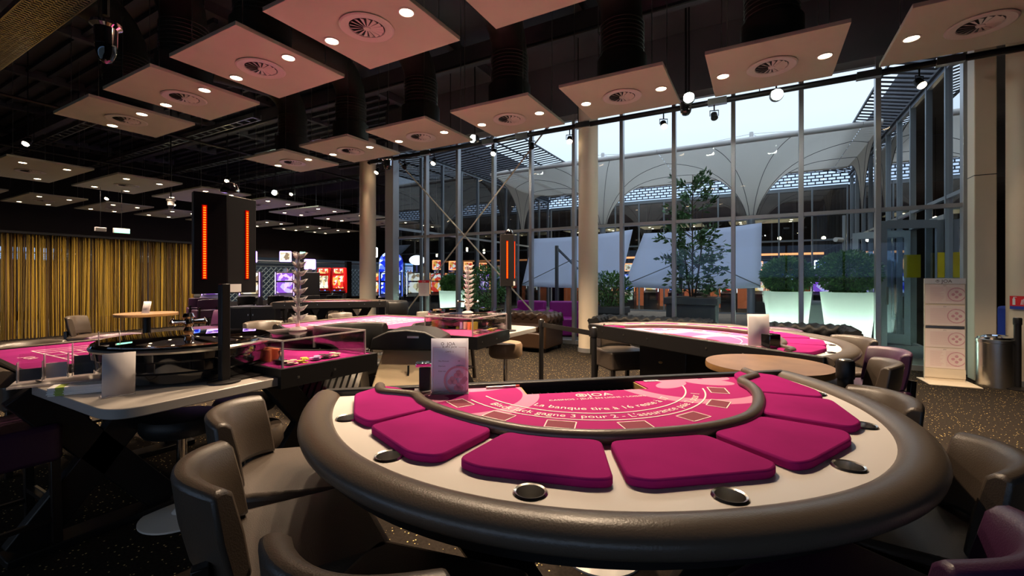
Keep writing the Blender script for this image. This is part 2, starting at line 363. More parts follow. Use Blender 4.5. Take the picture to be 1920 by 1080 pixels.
# open double glass doors in the right facade
dr = struct(MB().box(UR, VS[1]+.02, 1.2, .10, .06, 2.4).box(UR, VS[3]-.02, 1.2, .10, .06, 2.4).box(UR, (VS[1]+VS[3])/2, 2.43, .12, VS[3]-VS[1], .08).build('door_1', 'facade_frame'))
for hx, hy, ang in ((UR-.05, VS[1]+.08, 200), (UR-.05, VS[3]-.08, 165)):
    L = .95; c, s_ = math.cos(R(ang)), math.sin(R(ang)); b = MB()
    for t_, wd in ((.05, .1), (L-.05, .1)): b.box(hx+c*t_, hy+s_*t_, 1.2, wd, .05, 2.36, R(ang))
    for z, h in ((.12, .2), (2.3, .14)): b.box(hx+c*L/2, hy+s_*L/2, z+.02, L-.2, .05, h, R(ang))
    lf = b.build('door_leaf', 'facade_frame', dr)
    MB().quad((hx+c*.1, hy+s_*.1, .2), (hx+c*(L-.1), hy+s_*(L-.1), .2), (hx+c*(L-.1), hy+s_*(L-.1), 2.25), (hx+c*.1, hy+s_*.1, 2.25)).build('glass_panes', 'courtyard_glass', lf, recalc=False)
    MB().box(hx+c*.86, hy+s_*.86, 1.1, .03, .1, .3, R(ang)).build('door_handle', 'steel', lf)
# dark walls above the glass, roof edge outside
b = MB(); b.box((UL+UR)/2, VG+.02, (ZT+ZC)/2+.05, UR-UL+.5, .16, ZC-ZT+.1)
struct(b.build('trim_2', 'ceiling_dark'))
b = MB(); b.box(UL-.1, (VG+VF)/2, 5.5, .16, VF-VG, 1.0); b.box(UR+.1, (VG+VF)/2, 5.5, .16, VF-VG, 1.0); b.box(-15.3, VF+.1, 5.3, 13.2, .16, 1.5); b.box(5.9, VF+.1, 5.3, 6.2, .16, 1.5)
struct(b.build('trim_3', 'ceiling_dark'))
# slatted soffits along both sides, open metal screen along the far side
b = MB(); v = VG+.3
while v < VF: b.beam((UR-.02, v, 4.99), (UR-.75, v, 5.17), .07, .015); v += .21
b.beam((UR-.04, VG+.2, 4.97), (UR-.04, VF, 4.97), .09, .05); b.beam((UR-.76, VG+.2, 5.17), (UR-.76, VF, 5.17), .03, .05)
struct(b.build('trim_4', 'louvre'))
b = MB(); v = VG+.3
while v < VF: b.beam((UL+.02, v, 4.99), (UL+3.05, v, 5.18), .075, .015); v += .21
b.beam((UL+.04, VG+.2, 4.97), (UL+.04, VF, 4.97), .09, .05)
for k in (1.2, 2.3, 3.05): b.beam((UL+k, VG+.2, 4.99+.19*k/3.05), (UL+k, VF, 4.99+.19*k/3.05), .03, .04)
struct(b.build('trim_5', 'louvre'))
b = MB(); z = 4.70; r_ = 0
while z < 6.4:
    b.box((UL+UR)/2, VF-.1, z, UR-UL, .03, .035)
    u = UL + (.12 if r_ % 2 else 0)
    while u < UR: b.box(u, VF-.1, z+.055, .035, .03, .09); u += .24
    z += .11; r_ += 1
struct(b.build('trim_6', 'louvre'))
# steel beams and purlins under the roof deck
b = MB()
for v in (-3, -.4, 2.1, 4.4, 7.0): b.box(-6.5, v, 5.62, 31, .16, .34)
for u in (-20, -17, -14, -11, -8, -5.2, -2.6, 0, 2.6, 5.2): b.box(u, 2.2, 5.9, .12, 13, .18)
for v in (11, 14, 17): b.box(-15.3, v, 5.62, 13.2, .16, .34)
struct(b.build('trim_7', 'ceiling_dark', bevel=.004))
b = MB()                                                # ribs of the trapezoidal deck over the left part
for i in range(26): b.box(-14.6, 3.0+.32*i, 5.93, 12.5, .07, .08)
struct(b.build('trim_8', 'louvre'))
# ---- building columns
def column(u, v, r, m, label):
    t = thing('column', label, 'column', (u, v, 0))
    MB().lathe([(r, 0), (r, ZT+.03)], seg=32).build('shaft', m, t)
    MB().lathe([(r+.012, 0), (r+.012, .08)], seg=32).build('base_collar', 'aluminium', t)
    return t
column(-2.86, 8.12, .185, 'cream_paint', 'round cream column in front of the middle of the glass wall')
column(-8.68, 8.05, .20, 'cream_paint', 'round cream column at the left end of the glass wall')
column(3.05, 8.30, .20, 'cream_paint', 'round cream column at the right picture edge carrying the red sign')
t = thing('square_pillar', 'square cream clad pillar behind the steel bin', 'pillar', (2.67, 8.48, 0))
MB().box(0, 0, 2.95, .22, .24, 5.9).build('cladding', 'cream_paint', t, bevel=.01)
MB().box(0, 0, 2.80, .224, .244, .01).box(0, 0, 5.1, .224, .244, .01).build('joint', 'black_metal', t)
t = thing('frame_post', 'tall grey boxed post beside the left column and first pane', 'post', (-8.30, 8.50, 0))
MB().box(0, 0, 2.45, .28, .2, 4.9).build('casing', 'aluminium', t, bevel=.01)
# steel tie rods crossing in front of the glass
for p, q, lb in (((-8.35, 8.68, 4.55), (-4.0, 8.68, .35), 'thin steel tie rod falling left to right across the glass wall'),
                 ((-8.15, 8.62, .30), (-3.9, 8.62, 4.65), 'thin steel tie rod rising left to right across the glass wall')):
    t = thing('tie_rod', lb, 'rod', p); d = Vector(q)-Vector(p)
    MB().tube([(0, 0, 0), tuple(d)], .017, 10).build('rod', 'cream_paint', t)
    MB().tube([tuple(d*.0), tuple(d*.03)], .03, 10).tube([tuple(d*.97), tuple(d)], .03, 10).build('turnbuckle', 'aluminium', t)
# ---------------------------------------------------------------- ceiling panels with diffusers and downlights
U_ = 2.27; ZP = 3.67
LD = bpy.data.lights.new('downlight', 'SPOT'); LD.energy = LAMP; LD.color = LCOL; LD.spot_size = R(105); LD.spot_blend = .8; LD.shadow_soft_size = .05
LW = bpy.data.lights.new('downlight_wide', 'SPOT'); LW.energy = 125; LW.color = (1.0, .78, .62); LW.spot_size = R(125); LW.spot_blend = .6; LW.shadow_soft_size = .05
def make_panel(w, d, lamps, ld, vent=True, ztop=ZC):
    t = thing('ceiling_panel', 'x', 'ceiling panel')
    MB().box(0, 0, .02, w, d, .04).build('board', 'panel_white', t, bevel=.004)
    if vent:
        v = MB(); v.lathe([(.155, -.002), (.235, -.004), (.24, -.012), (.225, -.02), (.16, -.012), (.155, -.002)], seg=36, cap=False)
        f = v.build('diffuser_ring', 'vent_white', t)
        MB().lathe([(.155, -.002), (.15, -.004), (0.001, -.004)], seg=36, cap=False).build('diffuser_throat', 'black_metal', f)
        v = MB()
        for k in range(16):
            a = 2*PI*k/16; c, s = math.cos(a), math.sin(a); c2, s2 = math.cos(a+.24), math.sin(a+.24)
            v.poly3([(c*.03, s*.03, -.012), (c*.148, s*.148, -.006), (c2*.148, s2*.148, -.017), (c2*.03, s2*.03, -.015)], [(0, 1, 2, 3)])
        v.lathe([(.035, -.008), (.03, -.02), (.001, -.022)], seg=20, cap=False)
        v.build('diffuser_vanes', 'vent_white', f)
    for x, y in lamps:
        l = MB().lathe([(.056, -.001), (.072, -.001), (.074, -.008), (.06, -.010), (.056, -.001)], x, y, 0, seg=24, cap=False).build('lamp_ring', 'vent_white', t)
        MB().lathe([(.056, -.004), (.04, -.009), (.001, -.011)], x, y, 0, seg=20, cap=False).build('lamp_bulb', 'lamp_glow', l)
        lo = bpy.data.objects.new('lamp_light', ld); COL.objects.link(lo); lo.parent = t; lo.location = (x, y, -.03)
    for i in (-1, 1):
        for j in (-1, 1): MB().tube([(i*w*.38, j*d*.38, .04), (i*w*.38, j*d*.38, ztop-ZP)], .004, 5).build('hanger_wire', 'steel', t)
    return t
sq = make_panel(1.2, 1.2, [(-.47, 0), (.47, 0)], LD)
def make_duct():
    t = thing('air_duct', 'x', 'duct')
    MB().lathe([(.20, .07), (.22, .12), (.30, .18), (.30, .45)], seg=28).build('plenum', 'duct_black', t)
    pts = [(0, 0, .45), (0, 0, .9)] + [(-.5+.5*math.cos(R(a)), 0, .9+.55*math.sin(R(a))) for a in (20, 40, 60, 80)] + [(-1.3, 0, 1.47)]
    MB().tube(pts, .25, 24).build('flexible_hose', 'duct_black', t, smooth=60)
    v = MB()
    for i in range(9): v.tube([(.262*math.cos(2*PI*k/20), .262*math.sin(2*PI*k/20), .47+.05*i) for k in range(20)], .008, 5, closed=True)
    v.build('hose_ribs', 'duct_black', t)
    return t
du = make_duct()
rowA = [('window row above the left end of the glass, farthest', -3.52), ('', -2.80), ('', -2.09), ('', -1.37), ('', -.66), ('', .05), ('', .76)]
for i, (_, u) in enumerate(rowA):
    n = ORD[i]
    place(sq, f'square ceiling panel with round diffuser, {n} from the left in the row nearest the glass', (u*U_, 2.425*U_, ZP), 0, 'square panels along the glass wall')
    place(du, f'black air duct dropping onto the {n} panel from the left beside the glass', (u*U_, 2.425*U_, ZP), R(90 if i % 2 else 70), 'ducts over the panels by the glass')
for i, u in enumerate((-4.2, -3.49, -2.78, -2.07, -1.365, -.66)):
    n = ORD[i-1] if i else 'hidden'
    if i == 0: continue
    place(sq, f'square ceiling panel with round diffuser, {n} from the left in the row nearest the viewer', (u*U_, 1.262*U_, ZP), 0, 'square panels in the near row')
    place(du, f'black air duct dropping onto the {n} panel from the left in the near row', (u*U_, 1.262*U_, ZP), R(100), 'ducts over the near row of panels')
wp = make_panel(2.6, 1.25, [(-.88, -.32), (.88, -.32), (-.88, .32), (.88, .32)], LW)
cnt = 0
for u, vs, nm in ((-5.95, (.70, 1.43, 2.15, 2.88, 3.62, 4.37, 5.15, 5.9, 6.65), 'right-hand line of wide panels'), (-8.42, (.70, 1.43, 2.15, 2.89, 3.62, 4.37, 5.15, 6.0, 6.75), 'left-hand line of wide panels')):
    for i, v in enumerate(vs):
        place(wp, f'wide white ceiling panel with four lamps, {ORD[i]} counted from the near end of the {nm}', (u*U_, v*U_, ZP+(.1 if u < -8 else 0)), 0, 'wide panels over the slot area')
wf = make_panel(2.6, 1.25, [(-.88, -.32), (.88, -.32), (-.88, .32), (.88, .32)], LW, True, 4.5)
for i, u in enumerate((-7.0, -3.4, .2)):
    place(wf, f'wide ceiling panel seen through the courtyard in the far wing, {ORD[i]} from the left', (u, 20.6, ZP), 0, 'wide panels in the far wing')
# spot rail along the glass with hanging spotlights
t = thing('light_rail', 'long black pipe rail carrying small spotlights along the glass wall', 'rail', (0, 7.95, 4.28))
b = MB(); b.tube([(-9.6, 0, 0), (3.4, 0, 0)], .045, 10); b.build('pipe', 'black_metal', t)
for u in (-8.3, -6.7, -5.0, -4.2, -2.9, -.6, 1.35, 2.2): MB().box(u, 0, 0, .28, .1, .1).build('junction_box', 'steel', t)
b = MB()
for u in (-9, -6, -3, 0, 3): b.tube([(u, 0, 0), (u, 0, ZC-4.28)], .008, 6)
b.build('hanger_rod', 'black_metal', t)
LS = bpy.data.lights.new('rail_spot', 'SPOT'); LS.energy = 55; LS.color = (1, .74, .5); LS.spot_size = R(80); LS.spot_blend = .5; LS.shadow_soft_size = .04
def make_spot(lit=True):
    t = thing('spotlight', 'x', 'spotlight')
    MB().tube([(0, 0, 0), (0, 0, -.10)], .012, 6).tube([(-.065, 0, -.10), (-.065, 0, -.19)], .006, 5).tube([(.065, 0, -.10), (.065, 0, -.19)], .006, 5).box(0, 0, -.10, .14, .012, .012).build('yoke', 'black_metal', t)
    b = MB().lathe([(.02, .07), (.05, .05), (.055, -.05), (.05, -.055)], seg=18); bmesh.ops.transform(b.bm, matrix=Matrix.Translation((0, 0, -.19)) @ Matrix.Rotation(R(-35), 4, 'X'), verts=b.bm.verts)
    h = b.build('lamp_head', 'black_metal', t)
    if lit:
        b = MB().lathe([(.052, -.056), (.045, -.078), (.001, -.09)], seg=16, cap=False); bmesh.ops.transform(b.bm, matrix=Matrix.Translation((0, 0, -.19)) @ Matrix.Rotation(R(-35), 4, 'X'), verts=b.bm.verts)
        b.build('lens', 'lamp_glow', h)
        lo = bpy.data.objects.new('spot_light', LS); COL.objects.link(lo); lo.parent = t; lo.location = (0, -.05, -.28); lo.rotation_euler = (R(-35), 0, 0)
    return t
sp_on, sp_off = make_spot(), make_spot(False)
def railx(x):
    t_ = (x-960)/832; Y = 7.95/(.488*t_+.873); return Y*(.873*t_-.488)
for i, x in enumerate((709, 815, 927, 1069, 1245, 1725)):
    place(sp_on, f'small lit spotlight hanging from the black rail, {ORD[i]} from the left', (railx(x), 7.95, 4.24), R(-20+12*i), 'lit spotlights on the rail')
for x, lb in ((760, 'small unlit black spotlight on the rail left of the tie rods'), (998, 'small unlit black spotlight on the rail left of the round column'), (1340, 'small unlit black spotlight on the rail above the tall tree')):
    place(sp_off, lb, (railx(x), 7.95, 4.24), R(15))
t = sp_drop = make_spot(); MB().tube([(0, 0, 0), (0, 0, 1.95)], .009, 6).build('drop_rod', 'black_metal', t)
for X, Y, z, lb in ((-8.73, 8.0, 4.05, 'bright hanging spotlight at the far left above the wide panels'), (-7.69, 12.0, 4.26, 'bright hanging spotlight above the near LED display'), (-6.95, 14.0, 4.28, 'bright hanging spotlight right of the near LED display, high up'), (-12.3, 13.5, 4.05, 'hanging spotlight over the left wide panels'), (-11.1, 14.6, 4.05, 'hanging spotlight just left of the near LED display top')):
    place(sp_drop, lb, (*cw(X, Y), z), R(25), 'hanging spotlights in the slot area')
# floodlights
LF = bpy.data.lights.new('flood', 'AREA'); LF.energy = 30; LF.color = (.95, 1, .92); LF.size = .15
def make_flood():
    t = thing('floodlight', 'x', 'floodlight')
    MB().tube([(0, .09, 0), (0, .03, 0), (0, -.055, -.01)], [.05, .085, .09], 20).build('housing', 'black_metal', t, bevel=.02)
    MB().tube([(0, -.045, -.01), (0, -.07, -.01)], .075, 20).build('lens', 'lamp_cool', t)
    MB().tube([(0, 0, .10), (0, 0, 1.8)], .012, 6).build('stem', 'black_metal', t)
    lo = bpy.data.objects.new('flood_light', LF); COL.objects.link(lo); lo.parent = t; lo.location = (0, -.09, -.01); lo.rotation_euler = (R(60), 0, 0)
    return t
fl = make_flood()
place(fl, 'bright white floodlight at the rail between the third and fourth square panel', (-4.98, 7.4, 4.19), R(-15), 'floodlights near the rail')
place(fl, 'bright white floodlight right of the fifth square panel by the glass', (-.95, 7.3, 4.17), R(5), 'floodlights near the rail')
place(fl, 'bright white floodlight low on the rail in front of the pale sky', (.21, 7.4, 4.02), R(10), 'floodlights near the rail')
place(fl, 'greenish white floodlight right above the near LED display', (*cw(-7.2, 13.5), 4.0), R(30), 'floodlights near the rail')
def dome(name_loc, label, r, mt='chrome'):
    t = thing('dome_camera', label, 'security camera', name_loc)
    MB().lathe([(r*1.25, .10*r/.09), (r*1.3, .07*r/.09), (r*.95, .05*r/.09), (r*.9, -.06)], seg=28).build('housing', mt, t)
    MB().lathe([(r*.88, -.06), (r*.8, -.10), (r*.5, -.14), (r*.05, -.155)], seg=24).build('bubble', 'black_lacquer', t)
    MB().tube([(0, 0, .1), (0, 0, ZC-name_loc[2])], .015, 8).build('drop_pipe', 'black_metal', t)
dome((*cw(-2.15, 2.35), 2.69), 'large chrome dome camera hanging in the upper left corner', .052)
dome((-7.35, 7.4, 4.0), 'chrome dome camera beside the left end of the rail', .10)
dome((-13.0, 5.6, 3.3), 'small white dome camera behind the wide panels above the display', .08, 'vent_white')
dome((-1.05, 7.7, 4.2), 'chrome dome camera next to the floodlight on the rail', .10)
# perforated cable tray upper left
t = thing('cable_tray', 'perforated steel cable tray running across the upper left corner', 'cable tray', (-7.2, 1.75, 4.32), R(90))
b = MB()
for i in range(60):
    b.box(-.16, i*.1-3, 0, .02, .1, .008) if False else None
for k in range(7): b.box(-.18+.06*k, 0, 0, .012, 7.5, .006)
for i in range(126): b.box(0, -3.75+.06*i, 0, .37, .03, .006)
b.build('tray_floor', 'steel', t)
MB().box(-.19, 0, .03, .01, 7.5, .07).box(.19, 0, .03, .01, 7.5, .07).build('tray_side', 'steel', t)
b = MB()
for i in range(4): b.tube([(-.17, -3+2*i, 0), (-.17, -3+2*i, ZC-4.32)], .008, 6).tube([(.17, -3+2*i, 0), (.17, -3+2*i, ZC-4.32)], .008, 6)
b.build('hanger_rod', 'black_metal', t)
for lb, p0, p1 in (('thin black conduit crossing under the roof above the square panels', (-10, 3.9, 5.0), (4.5, 3.9, 5.0)), ('thin black conduit nearer the glass under the roof', (-12, 6.4, 5.15), (5, 6.4, 5.15)),
                   ('thin steel sprinkler pipe crossing above the wide panels', (-11.5, -2, 4.6), (-11.5, 16, 4.6)), ('dark sprinkler pipe over the slot area', (-16.3, -2, 4.7), (-16.3, 18, 4.7))):
    o = MB().tube([p0, p1], .03, 8).build('ceiling_pipe', 'black_metal'); tag(o, lb, 'pipe')
for i, v in enumerate((4.06, 5.7, 7.38, 9.05, 10.75)):
    t = thing('cable_ladder', f'grey cable ladder above the slot area, {ORD[i]} from the near end', 'cable tray', (-15, v, 4.9), 0, 'cable ladders above the slot area')
    b = MB().box(0, -.09, 0, 11, .02, .10).box(0, .09, 0, 11, .02, .10)
    for k in range(36): b.box(-5.4+.31*k, 0, -.03, .03, .17, .02)
    b.build('ladder_tray', 'steel', t); b = MB()
    for k in (-5, -2, 1, 4): b.tube([(k, .09, 0), (k, .09, ZC-4.9)], .008, 5)
    b.build('hanger_rod', 'black_metal', t)
# ================================================================ THE COURTYARD
def canopy_module(uc, u0, u1, lb, mast=True):
    t = thing('tensile_canopy', lb, 'canopy', (uc, 15.55, 0), 0, None)
    b = MB(); H = 2.35; n, mm = 56, 22; rings = []
    for j in range(mm+1):
        s = j/mm; rr = []
        for k in range(n):
            a = 2*PI*(k+.5)/n; c, d = math.cos(a), math.sin(a); q = H/max(abs(c), abs(d))
            r = q*(1-s)**1.25 + .13*s if s < 1 else .13
            x, y = c*r, d*r; x = min(max(x, u0-uc), u1-uc)
            f = 1-(1-s)**1.0
            sag = .10*math.sin(PI*s)*(abs(math.cos(4*a/2)))
            z = 5.02 - 1.72*(s**2.6) - sag
            rr.append(b.bm.verts.new((x, y, z)))
        rings.append(rr)
    for A, B in zip(rings, rings[1:]):
        for k in range(n):
            try: b.bm.faces.new([A[k], A[(k+1) % n], B[(k+1) % n], B[k]])
            except ValueError: pass
    bmesh.ops.remove_doubles(b.bm, verts=b.bm.verts, dist=.0005)
    b.build('membrane', 'membrane', t, smooth=60)
    x0, x1 = max(-H, u0-uc), min(H, u1-uc)
    MB().tube([(x0, -H, 5.03), (x1, -H, 5.03)], .075, 12).tube([(x0, H, 5.03), (x1, H, 5.03)], .06, 10).build('edge_tube', 'white_laminate', t)
    b = MB()
    for k in range(8):
        a = 2*PI*(k+.5)/8; c, d = math.cos(a), math.sin(a); q = H/max(abs(c), abs(d)); pts = []
        for j in range(15):
            s = j/14; r = q*(1-s)**1.25+.13*s; x = min(max(c*r, u0-uc), u1-uc); pts.append((x, d*r, 5.02-1.72*s**2.6-.10*math.sin(PI*s)*abs(math.cos(2*a))-.012))
        b.tube(pts, .008, 5)
    b.build('seam', 'louvre', t)
    if mast:
        MB().lathe([(.10, 0), (.10, 3.25), (.14, 3.3), (.14, 3.34)], seg=20).build('mast', 'facade_frame', t)
        MB().tube([(0, 0, 3.3), (0, 0, 5.9)], .06, 10).tube([(0, 0, 5.85), (-2.2, -2.2, 5.05)], .008, 5).tube([(0, 0, 5.85), (2.2, -2.2, 5.05)], .008, 5).tube([(0, 0, 5.85), (2.2, 2.2, 5.05)], .008, 5).build('top_mast', 'white_laminate', t)
    return t
canopy_module(-4.93, -7.28, -2.58, 'inverted fabric canopy funnel behind the round column, left of the tall tree')
canopy_module(-.22, -2.57, 2.13, 'inverted fabric canopy funnel rising behind the tall magnolia tree')
canopy_module(-9.64, -8.2, -7.29, 'cut-off left end of the fabric canopy beside the left facade', False)
canopy_module(4.48, 2.14, 2.5, 'cut-off right end of the fabric canopy beside the right facade', False)
def parasol(u0, u1, t0, t1, pu, lb):
    t = thing('parasol', lb, 'parasol', (pu, 10.45, .03))
    b = MB(); n, m = 14, 10; g = []
    for i in range(n+1):
        row = []
        for j in range(m+1):
            a, c = i/n, j/m; ub = u0+(u1-u0)*a; ut = t0+(t1-t0)*a; sag = .10*math.sin(PI*a)*math.sin(PI*c)
            row.append((ub+(ut-ub)*c - pu, (10.75 + 1.55*c + sag) - 10.45, 1.20+1.42*c - .05*math.sin(PI*a) - .03 + (.12*a if j == m else .12*a*c)))
        g.append([b.bm.verts.new(q) for q in row])
    for i in range(n):
        for j in range(m): b.bm.faces.new([g[i][j], g[i+1][j], g[i+1][j+1], g[i][j+1]])
    o = b.build('canopy', 'parasol_cloth', t, smooth=60); s = o.modifiers.new('thick', 'SOLIDIFY'); s.thickness = .006
    MB().box(0, 0, 1.1, .075, .075, 2.2).build('pole', 'planter_grey', t, bevel=.006)
    MB().beam((0, 0, 2.14), (.28, .75, 1.62), .045, .045).build('strut', 'planter_grey', t)
    MB().box(0, 0, .04, .7, .7, .08).build('base', 'planter_grey', t, bevel=.01)
    b = MB(); cx, cz = (u0+u1+t0+t1)/4-pu, 1.9
    for a in ((u0-pu, .32, 1.2), (u1-pu, .32, 1.2)): b.tube([(cx, 1.08-.06, cz), (a[0], a[1]-.04, a[2])], .012, 6)
    b.build('rib', 'planter_grey', t)
parasol(-5.68, -2.98, -6.12, -3.05, -4.52, 'pale blue tilted parasol left of the round column in the courtyard')
parasol(-2.88, 0.02, -2.75, .05, -1.53, 'pale blue tilted parasol behind the tall magnolia tree in the courtyard')
def leaves(b, cx, cy, cz, rx, ry, rz, n, L=.06, shell=.55, squash=None):
    for _ in range(n):
        while True:
            x, y, z = (random.uniform(-1, 1) for _ in range(3)); d = x*x+y*y+z*z
            if shell*shell < d < 1: break
        p = Vector((cx+x*rx, cy+y*ry, cz+z*rz)); o = (Vector((x, y, z)).normalized() + Vector([random.uniform(-.9, .9) for _ in range(3)])).normalized()
        sd = o.cross(Vector([random.uniform(-1, 1) for _ in range(3)])).normalized(); l = L*random.uniform(.6, 1.3); w = l*.22; nm = o.cross(sd)*w*.35
        b.poly3([p, p+o*l*.5+sd*w, p+o*l, p+o*l*.5-sd*w+nm], [(0, 1, 2), (0, 2, 3)])
def planter_round(b, r0, r1, h): return b.lathe([(r0, 0), (r1, h), (r1-.03, h), (r1-.06, h-.06), (.001, h-.06)], seg=36)
PL = bpy.data.lights.new('planter_light', 'POINT'); PL.energy = 30; PL.color = (.78, 1.0, .86); PL.shadow_soft_size = .12
def lit_planter(u, v, h, r1, r0, lb, slb, br, gr=None):
    t = thing('tall_planter', lb, 'planter', (u, v, .03))
    b = MB().lathe([(r0, 0), (r1, h), (r1-.03, h), (r1-.04, h-.05)], seg=40, cap=False); b.build('pot', 'planter_plastic', t)
    MB().lathe([(r1-.045, h-.07), (r1-.045, h-.06), (.001, h-.06)], seg=30, cap=False).build('soil', 'bark', t)
    lo = bpy.data.objects.new('planter_lamp', PL); COL.objects.link(lo); lo.parent = t; lo.location = (0, 0, .25)
    s = thing('ball_shrub', slb, 'shrub', (u, v, h-.03))
    b = MB(); leaves(b, 0, 0, br*.85, br, br, br*.78, 5200, .065, .45); b.build('foliage', 'leaf_green', s, recalc=False)
    b = MB(); b.tube([(0, 0, 0), (0, 0, .3)], .03, 8)
    for k in range(7): a = k*.9; b.tube([(0, 0, .1), (math.cos(a)*br*.6, math.sin(a)*br*.6, br*.8)], .012, 5)
    b.build('stem', 'bark', s)
lit_planter(.44, 9.50, 1.13, .38, .26, 'glowing tall white planter left of the wide mullion, behind the two-seater', 'round clipped shrub in the left glowing planter by the glass', .41)
lit_planter(1.33, 9.50, 1.13, .40, .27, 'glowing tall white planter right of its neighbour, nearest the courtyard doors', 'round clipped shrub in the right glowing planter near the courtyard doors', .47)
lit_planter(-7.30, 9.75, 1.03, .36, .28, 'glowing white planter at the far left of the courtyard behind the tie rods', 'small clipped shrub in the far left planter', .30)
def bush(u, v, zb, rx, rz, n, lb, L=.09):
    s = thing('leafy_bush', lb, 'bush', (u, v, zb)); b = MB(); leaves(b, 0, 0, rz, rx, rx, rz, n, L, .3); b.build('foliage', 'leaf_green', s, recalc=False)
    b = MB()
    for k in range(9): a = k*.7; b.tube([(0, 0, 0), (math.cos(a)*rx*.3, math.sin(a)*rx*.3, rz*.8), (math.cos(a)*rx*.7, math.sin(a)*rx*.7, rz*1.4)], .010, 5)
    b.build('stem', 'bark', s)
def box_planter(u, v, w, d, h, lb):
    t = thing('box_planter', lb, 'planter', (u, v, .03))
    b = MB().prism([(-w/2+.04, -d/2+.04), (w/2-.04, -d/2+.04), (w/2-.04, d/2-.04), (-w/2+.04, d/2-.04)], 0, h-.14); b.build('tub', 'planter_grey', t, bevel=.01)
    MB().box(0, 0, h-.07, w, d, .14).build('rim', 'planter_grey', t, bevel=.012); MB().box(0, 0, h+.004, w-.1, d-.1, .01).build('soil', 'bark', t)
box_planter(-6.35, 9.9, .8, .6, .55, 'low dark planter box holding the big loose bush on the left'); bush(-6.35, 9.9, .58, .62, .58, 2400, 'big loose green bush in the low dark planter left of the far display post')
box_planter(-3.05, 9.95, .9, .6, .72, 'grey planter box right behind the round column'); bush(-2.98, 9.95, .75, .46, .40, 1500, 'small green bush just right of the round column')
box_planter(-1.20, 9.75, 1.0, .8, .98, 'big dark grey planter tub under the tall magnolia')
t = thing('magnolia_tree', 'tall narrow magnolia tree with glossy leaves in front of the parasols', 'tree', (-1.20, 9.75, 1.01))
b = MB(); br = MB(); random.seed(11)
for tx, ty, hh in ((0, 0, 2.5), (.16, .05, 1.9), (-.15, .08, 1.5)):
    br.tube([(tx*.3, ty*.3, 0), (tx, ty, hh*.5), (tx*1.2, ty, hh)], [.022, .016, .006], 6)
for k in range(62):
    z = random.uniform(.12, 2.45); w = (.72 if z < 1.35 else .50)*(1.0 if z < 1.9 else .85); a = random.uniform(0, 2*PI); ln = w*random.uniform(.5, 1)
    p0 = Vector((0, 0, z-.15)); p1 = Vector((math.cos(a)*ln, math.sin(a)*ln*.8, z+random.uniform(-.05, .22))); br.tube([p0, (p0+p1)/2+Vector((0, 0, .05)), p1], .006, 4)
    for q in range(26):
        p = p0.lerp(p1, random.uniform(.35, 1.05)) + Vector([random.uniform(-.07, .07) for _ in range(3)]); o = ((p1-p0).normalized()+Vector([random.uniform(-.9, .9) for _ in range(3)])).normalized()
        sd = o.cross(Vector([random.uniform(-1, 1) for _ in range(3)])).normalized(); l = random.uniform(.09, .16); w_ = l*.2
        b.poly3([p, p+o*l*.5+sd*w_, p+o*l, p+o*l*.5-sd*w_+o.cross(sd)*w_*.4], [(0, 1, 2), (0, 2, 3)])
b.build('foliage', 'leaf_dark', t, recalc=False); br.build('branches', 'bark', t)
# outdoor lounge seats, dark covered pile, pendant lamps of the far wing
for i, (u, v, rz, lb) in enumerate(((-5.1, 9.85, 180, 'magenta outdoor armchair left, behind the chesterfield sofa'), (-4.1, 10.0, 200, 'magenta outdoor armchair right, beside the round column'))):
    t = thing('outdoor_armchair', lb, 'armchair', (u, v, .03), R(rz), 'magenta outdoor armchairs')
    MB().box(0, 0, .22, .8, .75, .40).build('seat', 'magenta_vinyl', t, bevel=.04, seg=3); MB().box(0, -.33, .55, .8, .16, .5).build('backrest', 'magenta_vinyl', t, bevel=.05, seg=3)
    for s in (-1, 1): MB().box(s*.36, .02, .42, .14, .7, .34).build('armrest', 'magenta_vinyl', t, bevel=.05, seg=3)
t = thing('covered_bench', 'dark covered bench between the two glowing planters', 'bench', (1.25, 11.0, .03))
MB().box(0, 0, .45, 1.3, .7, .9).build('cover', 'planter_grey', t, bevel=.08, seg=3)
t = thing('courtyard_camera', 'small security camera on a grey pole beyond the right planter', 'security camera', (1.80, 13.4, .03))
MB().tube([(0, 0, 0), (0, 0, 2.9)], .035, 10).build('pole', 'facade_frame', t); MB().tube([(-.05, -.05, 2.30), (-.2, -.25, 2.30)], .055, 12).build('camera_body', 'white_laminate', t)
for u0, u1, v, lb in ((-9.5, 2.6, 23.2, 'long bar counter with orange lit front in the far wing'),):
    t = thing('bar_counter', lb, 'counter', ((u0+u1)/2, v, 0)); MB().box(0, 0, .55, u1-u0, .5, 1.1).build('counter_front', 'orange_wall', t, bevel=.01); MB().box(0, -.05, 1.12, u1-u0+.1, .7, .05).build('worktop', 'walnut', t)
o = MB().box(-3.4, 24.96, 2.55, 12, .06, .10).build('light_strip', 'neon_orange'); tag(o, 'long orange light strip on the far wall', 'light strip')
PD = bpy.data.lights.new('pendant_light', 'POINT'); PD.energy = 12; PD.color = (1, .8, .55); PD.shadow_soft_size = .06
